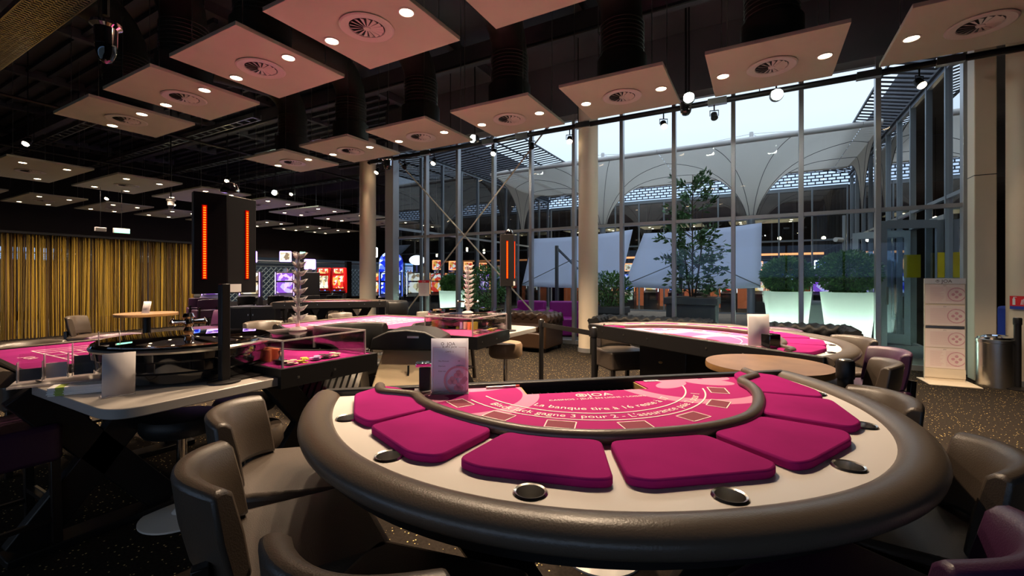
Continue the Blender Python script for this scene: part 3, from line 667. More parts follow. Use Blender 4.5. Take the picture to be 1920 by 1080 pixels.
for i, (u, v, z) in enumerate(((-7.4, 20.4, 3.0), (-5.9, 20.9, 3.2), (-4.2, 20.2, 2.9), (-2.6, 20.9, 3.1), (-.9, 20.3, 2.8), (.7, 20.8, 3.0), (2.1, 20.2, 2.9), (4.4, 17.0, 3.1), (4.4, 14.0, 3.0), (4.4, 11.4, 2.9))):
    t = thing('pendant_lamp', f'small round pendant lamp behind the courtyard glass, {ORD[i]} from the left', 'lamp', (u, v, z), 0, 'pendant lamps beyond the courtyard')
    MB().lathe([(.001, -.07), (.05, -.05), (.07, 0), (.05, .05), (.001, .07)], seg=16, cap=False).build('bulb', 'lamp_glow', t); MB().tube([(0, 0, .06), (0, 0, (4.5 if v > 19 else ZC)-z)], .006, 5).build('cord', 'black_metal', t)
    lo = bpy.data.objects.new('lamp_light', PD); COL.objects.link(lo); lo.parent = t; lo.location = (0, 0, -.12)
# ================================================================ GAMING TABLES
def sx(a, b, n=2.15, m=48, half=True):                   # D-shaped outline: straight edge y=0, curve towards -y (the players)
    pts = []
    for i in range(m+1):
        t = PI*i/m; c, s = math.cos(t), math.sin(t)
        pts.append((a*math.copysign(abs(c)**(2/n), c), -b*abs(s)**(2/n)))
    return pts
def catmull(P, k=8, closed=False):
    out = []; n = len(P); rng = n if closed else n-1
    for i in range(rng):
        p0, p1, p2, p3 = (P[(i-1) % n] if closed or i else P[0]), P[i], P[(i+1) % n], (P[(i+2) % n] if closed or i < n-2 else P[-1])
        for j in range(k):
            t = j/k; out.append(tuple(.5*(2*p1[d]+(p2[d]-p0[d])*t+(2*p0[d]-5*p1[d]+4*p2[d]-p3[d])*t*t+(3*p1[d]-p0[d]-3*p2[d]+p3[d])*t**3) for d in range(2)))
    if not closed: out.append(P[-1])
    return out
def roundpoly(P, r=.03, k=5):
    out = []; n = len(P)
    for i in range(n):
        a, b, c = Vector(P[i-1]), Vector(P[i]), Vector(P[(i+1) % n]); u, v = (a-b), (c-b); q = min(r, u.length*.45, v.length*.45)
        p, s = b+u.normalized()*q, b+v.normalized()*q
        for j in range(k+1):
            t = j/k; w = p*(1-t)**2 + b*2*t*(1-t) + s*t*t; out.append((w.x, w.y))
    return out
ZT_ = .90
ARM = [(-.895, .01), (-.872, -.09), (-.80, -.135), (-.735, -.18), (-.700, -.285), (-.630, -.41), (-.500, -.565), (-.365, -.672), (-.19, -.735), (0, -.752), (.19, -.735), (.365, -.672), (.500, -.565), (.630, -.41), (.700, -.285), (.735, -.18), (.80, -.135), (.872, -.09), (.895, .01)]
PADS = [[(-.985, -.09), (-.885, .035), (-.80, -.03), (-.72, -.22), (-.66, -.335), (-.875, -.475), (-.94, -.38)],
        [(-.872, -.51), (-.655, -.352), (-.48, -.615), (-.65, -.802), (-.73, -.765)],
        [(-.605, -.825), (-.445, -.645), (-.18, -.765), (-.245, -1.01), (-.30, -1.005), (-.56, -.885)],
        [(-.16, -.775), (.15, -.775), (.205, -1.0), (.16, -1.035), (-.165, -1.035), (-.21, -1.005)]]
PADS += [[(-x, y) for x, y in p] for p in PADS[2::-1]]
CUPS = [(-.967, -.345), (-.790, -.720), (-.445, -.993), (0, -1.093), (.415, -1.005), (.765, -.738), (.955, -.355)]
def x_pedestal(b, x, y, ang, w=.5, h=.80, tk=.07, dp=.16):
    c, s = math.cos(ang), math.sin(ang)
    for e in (-1, 1): b.beam((x-c*w/2*e, y-s*w/2*e, .03), (x+c*w/2*e, y+s*w/2*e, h), dp, tk, (-s, c, 0))
    return b
def card_table(name, label, loc, rz, felt='felt_printed', text=True, pads=True, tray='black_satin'):
    t = thing(name, label, 'gaming table', loc, rz)
    top = sx(1.08, 1.165); b = MB(); loops = [top, [(-.28, -.165), (.28, -.165), (.28, -.02), (-.28, -.02)]]
    if pads: loops += [[(x+.0335*math.cos(2*PI*k/24), y+.0335*math.sin(2*PI*k/24)) for k in range(24)] for x, y in CUPS]
    ed = []
    for lp in loops:
        vs = [b.bm.verts.new((x, y, .90)) for x, y in lp]; ed += [b.bm.edges.new((vs[i], vs[(i+1) % len(vs)])) for i in range(len(vs)) if (vs[i].co-vs[(i+1) % len(vs)].co).length > 1e-6]
    bmesh.ops.triangle_fill(b.bm, use_beauty=True, edges=ed, normal=(0, 0, 1))
    ex = bmesh.ops.extrude_face_region(b.bm, geom=list(b.bm.faces)); bmesh.ops.translate(b.bm, vec=(0, 0, -.02), verts=[v for v in ex['geom'] if isinstance(v, bmesh.types.BMVert)])
    b.build('table_top', 'white_laminate', t, smooth=30)
    rim = sx(1.108, 1.205, m=72)[::-1]
    sec = [(.058*math.cos(2*PI*k/16), .038*math.sin(2*PI*k/16)) for k in range(16)]
    rimb = MB().sweep(rim, sec, z=.888); rimb.build('leather_rim', 'rim_leather', t, smooth=60)
    MB().sweep(sx(1.085, 1.155, m=60)[::-1], [(-.02, 0), (.02, 0), (.02, .06), (-.02, .06)], z=.80).build('apron', 'black_satin', t)
    MB().prism([(-1.12, -.02), (1.12, -.02), (1.12, .025), (-1.12, .025)], .79, .925).build('dealer_edge', 'black_satin', t, bevel=.008)
    arm = catmull(ARM, 6)
    sec = [(.023*math.cos(2*PI*k/12), .022*math.sin(2*PI*k/12)) for k in range(12)]
    MB().sweep(arm, sec, z=.924).build('arm_rail', 'rim_leather', t, smooth=60)
    f = MB(); inner = [p for p in arm if p[1] <= 0.0]
    poly = [(-.28, -.02), (-.86, -.015)] + inner + [(.86, -.015), (.28, -.02), (.28, -.165), (-.28, -.165)]
    f.prism(poly, .9005, .908); bmesh.ops.triangulate(f.bm, faces=[q for q in f.bm.faces if len(q.verts) > 4])
    f.build('felt', felt, t)
    MB().box(0, -.092, .852, .56, .145, .006).box(0, -.163, .876, .56, .004, .05).box(0, -.022, .876, .56, .004, .05).build('chip_tray', tray, t)
    v = MB()
    for i in range(15): v.box(-.26+.037*i, -.092, .866, .004, .136, .022)
    v.build('tray_divider', 'black_metal', t)
    for s in (-1, 1): MB().box(s*.275, -.092, .879, .008, .142, .05).build('tray_cheek', 'gold_wood', t)
    if pads:
        for p in PADS: MB().prism(roundpoly(p, .035), .9005, .926).build('betting_pad', 'felt_pad', t, bevel=.006)
        for x, y in CUPS:
            MB().lathe([(.001, -.070), (.029, -.068), (.032, -.01), (.033, .004), (.038, .006), (.0415, .001)], x, y, .90, seg=32, cap=False).build('cup_holder', 'cup_steel', t, recalc=False)
    # betting boxes and printed arcs
    z = .9085; ln = MB()
    for th in (-66, -45, -23.5, 0, 23.5, 45, 66):
        a = R(th-90); cx, cy = .615*math.cos(a), .615*math.sin(a)+(.0 if abs(th) < 60 else .0); rr = R(th)
        MB().box(cx, cy, z+.0004, .092, .064, .0008, rr).build('betting_box', 'bet_box', t)
        for w, h in ((.10, .072),):
            for ox, oy, qx, qy in ((0, h/2, w, .004), (0, -h/2, w, .004), (w/2, 0, .004, h), (-w/2, 0, .004, h)):
                ln.box(cx+ox*math.cos(rr)-oy*math.sin(rr), cy+ox*math.sin(rr)+oy*math.cos(rr), z+.0006, qx, qy, .001, rr)
    for rad, a0, a1 in ((.478, -160, -18), (.556, -158, -22)):
        ln.sweep(arc(0, 0, rad, a0, a1, 60), [(-.003, 0), (.003, 0), (.003, .0012), (-.003, .0012)], z=z)
    ln.build('printed_line', 'print_cream', t)
    if text:
        def bend(rad):
            return lambda x, y: ((rad-y)*math.sin(x/rad), -(rad-y)*math.cos(x/rad), z+.0008)
        text_mb('La banque tire à 16 reste à 17', .052, bend(.437)).build('lettering', 'print_cream', t, recalc=False)
        m1 = (text_mb('Black Jack gagne 3 pour 2 - L\'assurance paie 2 pour 1', .050, bend(.532)))
        m1.build('lettering', 'print_cream', t, recalc=False)
        m2 = text_mb('JOA', .062, lambda x, y: (x+.025, y-.245, z+.0008)); join(m2, text_mb('CASINOS • JEUX EN LIGNE • LOISIRS', .026, lambda x, y: (x, y-.285, z+.0008)))
        m2.lathe([(.018, 0), (.018, .0012), (.024, .0012), (.024, 0), (.018, 0)], -.055, -.224, z, seg=20, cap=False)
        for k in range(4): m2.box(-.055+.007*math.cos(R(45+90*k)), -.224+.007*math.sin(R(45+90*k)), z+.0006, .008, .008, .001, R(45))
        m2.build('logo', 'print_cream', t, recalc=False)
    b = MB(); x_pedestal(b, -.42, -.52, R(25)); b.build('pedestal', 'black_satin', t, bevel=.006)
    b = MB(); x_pedestal(b, .42, -.52, R(-25)); b.build('pedestal', 'black_satin', t, bevel=.006)
    MB().box(0, -.5, .80, 1.3, .5, .10).build('under_frame', 'black_satin', t)
    MB().box(-.42, -.52, .015, .62, .12, .03, R(25)).box(.42, -.52, .015, .62, .12, .03, R(-25)).build('foot_plate', 'black_satin', t)
    b = MB()
    for x in (-.9, -.6, -.3, .3, .6, .9): b.lathe([(.006, 0), (.001, .003)], seg=8, cap=False) if False else b.box(x, .027, .865, .012, .006, .012)
    b.build('screw', 'steel', t)
    return t
A0 = cw(.3047, 2.0893); AR = R(10.19+YAW)
card_table('blackjack_table', 'big D-shaped card table with magenta felt and pads in the foreground', (*A0, 0), AR)
B0 = cw(1.36, 3.66); BR_ = R(118.7+YAW)
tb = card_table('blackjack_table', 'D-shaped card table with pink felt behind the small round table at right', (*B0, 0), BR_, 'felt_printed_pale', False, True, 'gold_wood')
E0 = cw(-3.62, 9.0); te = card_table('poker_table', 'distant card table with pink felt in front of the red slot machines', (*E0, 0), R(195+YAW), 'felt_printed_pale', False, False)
MB().box(.35, -.45, .55, .55, .5, .45).build('cash_cabinet', 'black_satin', tb, bevel=.008)
MB().lathe([(.012, 0), (.02, .012), (.012, .02)], seg=12).build('cabinet_knob', 'gold_wood', tb, loc=(.35, -.19, .62))
def loc2(o, rz, x, y): c, s = math.cos(rz), math.sin(rz); return (o[0]+x*c-y*s, o[1]+x*s+y*c)
def aloc(x, n): return loc2(A0, AR, x, -n)
def bloc(x, n): return loc2(B0, BR_, x, -n)
# ---------------------------------------------------------------- roulette tables (second one mirrored across the dealers' aisle)
def roulette(label, mu, mv, wlabel):
    def q(u, v): return (u+(.15 if mv else 0), 5.22-v if mv else v)
    O = q(-3.3, 1.5); t = thing('roulette_table', label, 'gaming table', (*O, 0))
    def L(P): return [(q(*p)[0]-O[0], q(*p)[1]-O[1]) for p in P]
    lay = [(-4.62, .88), (-3.47, .80), (-3.44, 1.50), (-3.32, 1.66), (-2.94, 1.80), (-2.62, 1.66), (-2.50, 1.50), (-2.27, 1.49), (-2.22, 2.12), (-2.42, 2.14)] + arc(-2.98, 2.55, .62, -42, -170, 12)[0:] + [(-3.62, 2.42), (-4.3, 2.46), (-4.62, 2.3)]
    f = MB().prism(L(lay), .885, .90); bmesh.ops.triangulate(f.bm, faces=[x for x in f.bm.faces if len(x.verts) > 4]); f.build('felt', 'felt_pink' if mv else 'felt_plain', t)
    fr = L(lay); b = MB(); b.sweep(fr, [(-.012, -.10), (.02, -.10), (.02, .006), (-.012, .006)], closed=True, z=.90); b.build('apron', 'black_satin', t)
    P = L(catmull([(-3.50, .74), (-4.1, .77), (-4.60, .86), (-4.70, 1.2), (-4.70, 1.7), (-4.68, 2.3)], 6)); sec = [(.055*math.cos(2*PI*k/12), .045*math.sin(2*PI*k/12)) for k in range(12)]
    MB().sweep(P, sec, z=.862).build('leather_rim', 'rim_leather', t, smooth=60)
    b = MB(); z = .9012
    def bar(u0, v0, u1, v1, w=.008):
        p, r_ = L([(u0, v0)])[0], L([(u1, v1)])[0]; b.beam((p[0], p[1], z), (r_[0], r_[1], z), w, .0016)
    for k in range(4): bar(-4.15+.17*k, 1.05, -4.15+.17*k, 2.15)
    for k in range(14): bar(-4.15, 1.05+.0846*k, -3.64, 1.05+.0846*k)
    bar(-4.35, 1.05, -4.35, 2.15); bar(-4.25, 1.05, -4.25, 2.15)
    bar(-4.35, 1.05, -4.15, 1.05); bar(-4.35, 1.42, -4.15, 1.42); bar(-4.35, 1.79, -4.15, 1.79); bar(-4.35, 2.15, -4.15, 2.15)
    b.build('printed_grid', 'print_cream', t)
    if not mv:
        c = L([(-3.98, .93)])[0]; x_ = text_mb('JOA', .075, lambda x, y: (c[0]+x, c[1]+y, .902)); x_.build('lettering', 'print_cream', t, recalc=False)
    sh = roundpoly([(-3.42, .77), (-2.28, .77), (-2.28, 1.62), (-3.42, 1.62)], .14, 8); MB().prism(L(sh), .815, .86).build('side_shelf', 'shelf_laminate', t, bevel=.004)
    for cu, cv in ((-3.22, 1.05), (-2.75, 2.0), (-4.25, 1.6)):
        b = MB(); c = L([(cu, cv)])[0]; x_pedestal(b, c[0], c[1], R(90), .62, .83); b.box(c[0], c[1], .02, .16, .75, .04); b.build('pedestal', 'black_satin', t, bevel=.006)
    MB().beam((*L([(-4.3, 1.6)])[0], .84), (*L([(-2.4, 1.6)])[0], .84), .5, .06).build('under_frame', 'black_satin', t)
    b = MB()
    for v in (1.56, 1.8, 2.04): c = L([(-2.235, v)])[0]; b.box(c[0]+.02, c[1], .855, .006, .012, .012)
    b.build('screw', 'steel', t)
    # wheel
    wc = q(-2.86, 1.32)
    w = MB().lathe([(.33, 0), (.365, .01), (.372, .045), (.38, .05), (.388, .055), (.392, .092), (.405, .10), (.412, .14), (.405, .152), (.385, .152), (.33, .115), (.30, .10)], seg=64).build('roulette_wheel', 'black_lacquer', t, smooth=25, loc=(wc[0]-O[0], wc[1]-O[1], .861)); w.scale = (1.02, 1.02, 1.3)
    MB().lathe([(.41, .128), (.416, .136), (.41, .144)], seg=64, cap=False).build('bowl_trim', 'steel', w)
    MB().lathe([(.29, .102), (.22, .095), (.12, .11), (.05, .125), (.04, .13)], seg=48).build('rotor', 'walnut', w)
    nb = MB()
    for k in range(37): a = 2*PI*k/37; nb.box(.255*math.cos(a), .255*math.sin(a), .104, .05, .003, .012, a)
    nb.build('pocket_fret', 'chrome', w)
    MB().lathe([(.045, .125), (.04, .15), (.018, .165), (.026, .185), (.016, .20), (.028, .215), (.020, .235), (.03, .245), (.022, .26), (.001, .262)], seg=24, cap=False).build('turret', 'chrome', w)
    b = MB()
    for k in range(4):
        a = PI/2*k+.35; c, s = math.cos(a), math.sin(a); b.tube([(.015*c, .015*s, .222), (.10*c, .10*s, .225)], .007, 8).lathe([(.001, -.012), (.012, 0), (.001, .012)], .105*c, .105*s, .225, seg=10, cap=False)
    b.build('turret_arm', 'chrome', w)
    # clear wheel cover posts
    MB().lathe([(.392, .153), (.392, .158), (.05, .163), (.05, .159)], seg=64, cap=False).build('clear_cover', 'cover_glass', w)
    # acrylic security box
    c = q(-2.54, 1.80); a_ = thing('acrylic_box', ('clear acrylic box over the chips on the ' + ('far' if mv else 'near') + ' roulette table'), 'display box', (*c, .9016))
    W_, D_, H_ = .52, .58, .15
    sgn = -1 if mv else 1
    walls = MB()
    for x, y, sx_, sy_ in ((-W_/2, 0, .004, D_), (W_/2, 0, .004, D_), (0, -D_/2, W_, .004), (0, D_/2, W_, .004)): walls.box(x, y, H_/2, sx_, sy_, H_)
    walls.build('panes', 'acrylic', a_); MB().box(0, 0, H_+.004, W_+.01, D_+.01, .006).build('lid', 'acrylic', a_)
    b = MB()
    for i in (-1, 1):
        for j in (-1, 1): b.box(i*W_/2, j*D_/2, H_/2, .009, .009, H_)
        b.box(i*W_/2, 0, H_+.004, .008, D_, .008); b.box(0, i*D_/2, H_+.004, W_, .008, .008)
    b.build('glued_edge', 'acrylic_edge', a_)
    return t, q
rt1, q1 = roulette('near roulette table with white side shelf and purple-magenta layout at left', 0, 0, 'glossy black roulette wheel with chrome turret on the near white shelf')
rt2, q2 = roulette('far roulette table with pink layout beside the second LED display', 0, 1, 'glossy black roulette wheel on the far roulette table')
# chips
def chips(name, lb, cx, cy, z, n, m, group, r=.0195, jitter=.0):
    t = thing(name, lb, 'casino chips', (cx, cy, z), 0, group); b = MB()
    for i in range(n): b.lathe([(r, .0004), (r, .0032)], random.uniform(-jitter, jitter), random.uniform(-jitter, jitter), i*.0036, seg=16)
    b.build('chips', m, t); return t
for who, q in (('near', q1), ('far', q2)):
    for i in range(5):
        for j in range(2):
            c = q(-2.74+.045*i, 1.60+.05*j) if who == 'near' else q(-2.74+.045*i, 1.62+.05*j)
            chips('chip_stack', f'tall {"orange" if who == "near" else "pale"} chip stack, {ORD[i]} in the {("front", "back")[j]} row of the {who} acrylic box', *c, .9016, 20, 'chip_orange' if who == 'near' else ('chip_yellow', 'chip_lilac', 'chip_cream', 'chip_orange', 'chip_yellow')[i], f'chip stacks inside the {who} acrylic box')
    for i, (m_, nm) in enumerate((('chip_cream', 'cream'), ('chip_yellow', 'yellow'), ('chip_lilac', 'lilac'), ('chip_black', 'black'), ('chip_cream', 'beige'))):
        c = q(-2.36, 1.62+.075*i); chips('chip_pile', f'loose pile of {nm} chips at the edge inside the {who} acrylic box', *c, .9016, 7, m_, None, .0195, .02)
for who, q in (('near', q1), ('far', q2)):
    c = q(-2.44, 1.60); t = thing('win_marker', f'small chrome marker on a black base inside the {who} acrylic box', 'marker', (*c, .9016))
    MB().box(0, 0, .012, .07, .05, .024).build('base', 'black_satin', t, bevel=.004); MB().lathe([(.012, .024), (.006, .05), (.012, .07), (.001, .08)], seg=14).build('knob', 'chrome', t)
# acrylic chip-value tower with scalloped tiers
def tower(lb, c, z, n, H):
    t = thing('tiered_card_stand', lb, 'card stand', (*c, z))
    MB().tube([(0, 0, 0), (0, 0, H)], .012, 10).build('pole', 'acrylic_edge', t)
    MB().lathe([(.055, 0), (.05, .01), (.02, .02)], seg=20).build('base', 'acrylic_edge', t)
    for k in range(n):
        zz = H*.16 + k*H*.8/(n-1) if n > 1 else H
        b = MB()
        for s in (-1, 1):
            b.poly3([(0, 0, zz-.03), (s*.035, .012, zz-.012), (s*.06, .02, zz+.022), (s*.03, .008, zz+.012), (0, 0, zz+.01)], [(0, 1, 2, 3, 4)])
            b.poly3([(0, 0, zz-.03), (.012, s*.035, zz-.012), (.02, s*.06, zz+.022), (.008, s*.03, zz+.012), (0, 0, zz+.01)], [(0, 1, 2, 3, 4)])
        o = b.build('tier', 'acrylic_edge', t); s_ = o.modifiers.new('thick', 'SOLIDIFY'); s_.thickness = .004
tower('tall clear acrylic tiered stand on top of the near acrylic box', q1(-2.62, 1.84), 1.066, 8, .50)
tower('tall clear acrylic tiered stand by the far roulette wheel', q2(-2.60, 1.70), 1.066, 9, .46)
# LED score displays on posts
def led_display(lb, c, mir):
    t = thing('score_display', lb, 'LED display', (*c, .861), R(0))
    MB().lathe([(.075, 0), (.075, .008), (.03, .014)], seg=28).build('base_plate', 'black_satin', t)
    MB().box(0, 0, .26, .042, .042, .50).build('pole', 'black_satin', t, bevel=.004)
    z0, z1 = .457, .985
    faces = ((45, .150), (74, .185)) if not mir else ((12, .135), (78, .14))
    jx, jy = (-.03, .075) if not mir else (.050, -.03)
    base = (CAM_R[0]*jx + CAM_F[0]*jy, CAM_R[1]*jx + CAM_F[1]*jy)
    for k, (ang, wd) in enumerate(faces):
        a = rot(ang); d = (math.cos(a), math.sin(a)); s = -1 if k == 0 else 1
        ctr = (base[0]+s*d[0]*wd/2, base[1]+s*d[1]*wd/2); n_ = (d[1], -d[0])
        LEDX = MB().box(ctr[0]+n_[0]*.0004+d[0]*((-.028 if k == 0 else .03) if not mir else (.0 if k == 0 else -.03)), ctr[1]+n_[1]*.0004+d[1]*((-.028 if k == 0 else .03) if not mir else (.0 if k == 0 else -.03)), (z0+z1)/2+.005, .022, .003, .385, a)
        p = MB().box(ctr[0]-n_[0]*.026, ctr[1]-n_[1]*.026, (z0+z1)/2, wd, .05, z1-z0, a).build('screen_housing', 'black_satin', t, bevel=.003)
        LEDX.build('led_diffuser', 'led_halo', p)  # wider dim red strip, painted glow around the LEDs
        off = (-.028 if k == 0 else .03) if not mir else (.0 if k == 0 else -.03)
        MB().box(ctr[0]+n_[0]*.001+d[0]*off, ctr[1]+n_[1]*.001+d[1]*off, (z0+z1)/2+.005, .012, .004, .375, a).build('led_strip', 'led_red', p)
        if k == 1 or mir and k == 0 and False: MB().box(ctr[0]+n_[0]*.001-d[0]*.045, ctr[1]+n_[1]*.001-d[1]*.045, z0+.028, .07, .003, .043, a).build('price_label', 'paper', p)
    MB().lathe([(.001, .05), (.03, .04), (.045, .01), (.045, -.005), (.001, -.01)], seg=20, cap=False).build('chrome_dome', 'chrome', t, loc=(-.02, .04, z1+.012))
    return t
led_display('near black LED display with two red strips above the near roulette table', (-2.42, 1.28), False)
led_display('far black LED display with two red strips beside the round column', (-2.24, 3.95), True)
# ================================================================ SEATING
def make_chair(name, m, cat='chair'):                    # tall casino chair, sitter faces +y
    t = thing(name, 'x', cat)
    b = MB().prism(roundpoly([(-.23, -.20), (.23, -.20), (.235, .24), (-.235, .24)], .04, 4), .46, .65); b.build('seat', m, t, bevel=.022, seg=3)
    # curved padded back
    b = MB(); n, k = 14, 10; rings = []
    for i in range(n+1):
        a = -1+2*i/n; x = .215*a; y0 = -.245 + .10*abs(a)**2.2; dydx = .10*2.2*abs(a)**1.2*math.copysign(1, a)/.215; nl = math.hypot(dydx, 1); nx, ny = -dydx/nl, 1/nl
        rr = []
        for z_, o in ((.67, .0), (.66, .018), (.66, .045), (.67, .062), (.78, .066), (.885, .058), (.902, .040), (.905, .020), (.897, .0), (.78, -.006)):
            lean = -(z_-.66)*.18; rr.append(b.bm.verts.new((x+nx*o, y0+ny*o+lean, z_-.012*abs(a)**4)))
        rings.append(rr)
    for A, B in zip(rings, rings[1:]):
        for j in range(k): b.bm.faces.new([A[j], A[(j+1) % k], B[(j+1) % k], B[j]])
    b.bm.faces.new(rings[0][::-1]); b.bm.faces.new(rings[-1]); b.build('backrest', m, t, bevel=.010, seg=2, smooth=50)
    for sx_ in (-1, 1):
        MB().beam((sx_*.20, .21, .47), (sx_*.205, .22, .0), .038, .038, (0, 1, 0)).build('leg', 'dark_wood', t, bevel=.003)
        MB().beam((sx_*.18, -.215, .72), (sx_*.19, -.19, .46), .036, .036, (0, 1, 0)).beam((sx_*.19, -.19, .47), (sx_*.205, -.24, .0), .038, .038, (0, 1, 0)).build('leg', 'dark_wood', t, bevel=.003)
    b = MB().beam((-.20, .215, .22), (.20, .215, .22), .03, .022); b.beam((-.20, -.225, .16), (.20, -.225, .16), .022, .022)
    for sx_ in (-1, 1): b.beam((sx_*.203, -.22, .16), (sx_*.203, .21, .16), .022, .022)
    b.build('stretcher', 'dark_wood', t); MB().beam((-.17, .232, .234), (.17, .232, .234), .012, .006).build('foot_strip', 'steel', t)
    return t
chT, chP, chK = make_chair('casino_chair', 'leather_taupe'), make_chair('casino_chair', 'leather_purple'), make_chair('casino_chair', 'leather_black')
def chair(proto, X, Y, face, label, group=None):           # back centre given; face = direction the sitter looks (viewer frame degrees, 90 = straight ahead)
    a = R(face); sx_, sy_ = X+.235*math.cos(a), Y+.235*math.sin(a)
    return place(proto, label, (*cw(sx_, sy_), 0), rot(face-90), group)
GA = 'chairs around the big foreground card table'
chair(chT, -1.11, 1.72, 12, 'taupe leather chair at the left end of the foreground card table, farther from the viewer', GA)
chair(chT, -.85, 1.19, 32, 'taupe leather chair left of the foreground card table, second from its left end', GA)
chair(chT, -.315, .77, 72, 'taupe leather chair in the bottom foreground, cut by the picture edge', GA)
chair(chT, 1.42, 1.27, 146, 'taupe leather chair at the right of the foreground card table, behind the purple one', GA)
chair(chP, .97, .84, 122, 'purple leather chair in the bottom right corner', GA)
chair(chT, 1.65, 1.92, 176, 'taupe leather chair tucked at the far right end of the foreground card table', GA)
GB = 'chairs around the card table behind the round table'
chair(chT, 1.10, 4.97, -75, 'taupe leather chair at the left end of the rear card table, above the purple pad', GB)
chair(chT, 1.69, 5.06, -95, 'taupe leather chair second from left behind the rear card table', GB)
chair(chT, 2.30, 4.78, -118, 'taupe leather chair third from left behind the rear card table', GB)
chair(chP, 2.70, 4.46, -135, 'purple leather chair behind the rear card table in front of the tufted two-seater', GB)
chair(chT, 2.96, 3.80, -168, 'taupe leather chair right of the rear card table before the glowing planter', GB)
chair(chP, 2.70, 3.12, 172, 'purple leather chair half hidden behind a taupe one near the belt post', GB)
chair(chT, 2.28, 2.66, 150, 'taupe leather chair beside the belt post right of the rear card table', GB)
# chairs round the near roulette table and at the left
def chw(proto, u, v, facew, label, group=None):           # seat centre in room coordinates, world facing degrees
    return place(proto, label, (u, v, 0), R(facew-90), group)
GR = 'chairs around the near roulette table'
chw(chP, -3.38, .64, 90, 'purple leather chair in the bottom left corner at the near roulette table', GR)
chw(chT, -4.80, 1.20, 0, 'taupe leather chair at the far left behind the magenta roulette layout', GR)
chw(chP, -4.80, 1.72, 0, 'purple leather chair behind the middle of the magenta roulette layout', GR)
chw(chT, -4.86, 3.02, -25, 'taupe leather chair behind the near roulette wheel right of the display post', GR)
chw(chT, -7.72, 2.45, 48, 'taupe leather chair with long seat in front of the cord curtain', None)
chw(chP, -7.40, 3.66, 262, 'purple leather chair right of the small bar table by the cord curtain', None)
GD = 'chairs around the far roulette table'
for i, v in enumerate((3.75, 4.35)): chw(chT, -5.05, v, 0, f'taupe leather chair beside the far roulette layout, {("nearer", "farther")[i]} one', GD)
for i, (u, v) in enumerate(((-4.3, 4.95), (-3.7, 4.95))): chw(chT, u, v, -90, f'taupe leather chair behind the far roulette layout near the sofa, {("left", "right")[i]} one', GD)
# low-backed black croupier chairs
def croupier(label, X, Y, face):
    t = thing('croupier_chair', label, 'chair', (*cw(X, Y), 0), rot(face-90), 'black croupier chairs')
    MB().prism(roundpoly([(-.23, -.2), (.23, -.2), (.23, .24), (-.23, .24)], .09, 6), .55, .66).build('seat', 'leather_black', t, bevel=.03, seg=3)
    b = MB(); P = catmull([(-.30, .06), (-.29, -.12), (-.16, -.25), (0, -.28), (.16, -.25), (.29, -.12), (.30, .06)], 6)
    b.sweep(P, [(-.03, 0), (.03, 0), (.045, .06), (.045, .22), (.02, .26), (-.02, .26), (-.04, .22), (-.04, .06)], z=.72); b.build('backrest', 'leather_black', t, bevel=.012, smooth=60)
    MB().tube([(0, -.16, .56), (0, -.27, .62), (0, -.28, .76)], .02, 8).build('back_stem', 'black_metal', t)
    MB().tube([(0, 0, .04), (0, 0, .55)], .03, 14).build('column', 'chrome', t)
    MB().lathe([(.24, 0), (.24, .012), (.06, .035), (.04, .06)], seg=32).build('base_disc', 'chrome', t)
croupier('black croupier chair with wrapped back between the two roulette tables', -1.40, 3.96, -30)
croupier('black croupier chair by the distant pink card table, left of the first glass pane', -2.25, 8.2, 200)
def stool(name, label, X, Y, m, r=.2, z=.65, h=.15, group=None, disc='chrome'):
    t = thing(name, label, 'stool', (*cw(X, Y), 0), 0, group)
    MB().lathe([(r*.9, z-h), (r, z-h+.03), (r, z-.03), (r*.93, z-.006), (r*.8, z), (.001, z)], seg=40).build('seat', m, t)
    MB().tube([(0, 0, .03), (0, 0, z-h)], .026, 16).build('column', 'chrome', t)
    MB().lathe([(.205, 0), (.205, .010), (.05, .028), (.03, .05)], seg=40).build('base_disc', disc, t)
stool('round_stool', 'round tan leather stool on a chrome column beside the far roulette table', -.075, 5.15, 'leather_tan', .195, .66, .17)
stool('round_stool', 'round black stool with silver disc base under the near white shelf', -1.95, 2.62, 'leather_black', .2, .60, .10, None, 'white_laminate')
stool('round_stool', 'round black stool behind the taupe chairs under the near shelf', -1.79, 2.98, 'leather_black', .19, .60, .08)
stool('round_stool', 'round taupe stool right behind the left taupe chair', -1.40, 2.35, 'leather_taupe', .17, .62, .12)
stool('round_stool', 'stool behind the foreground card table of which only the silver disc base shows', .46, 2.27, 'leather_black', .2, .64, .10, None, 'white_laminate')
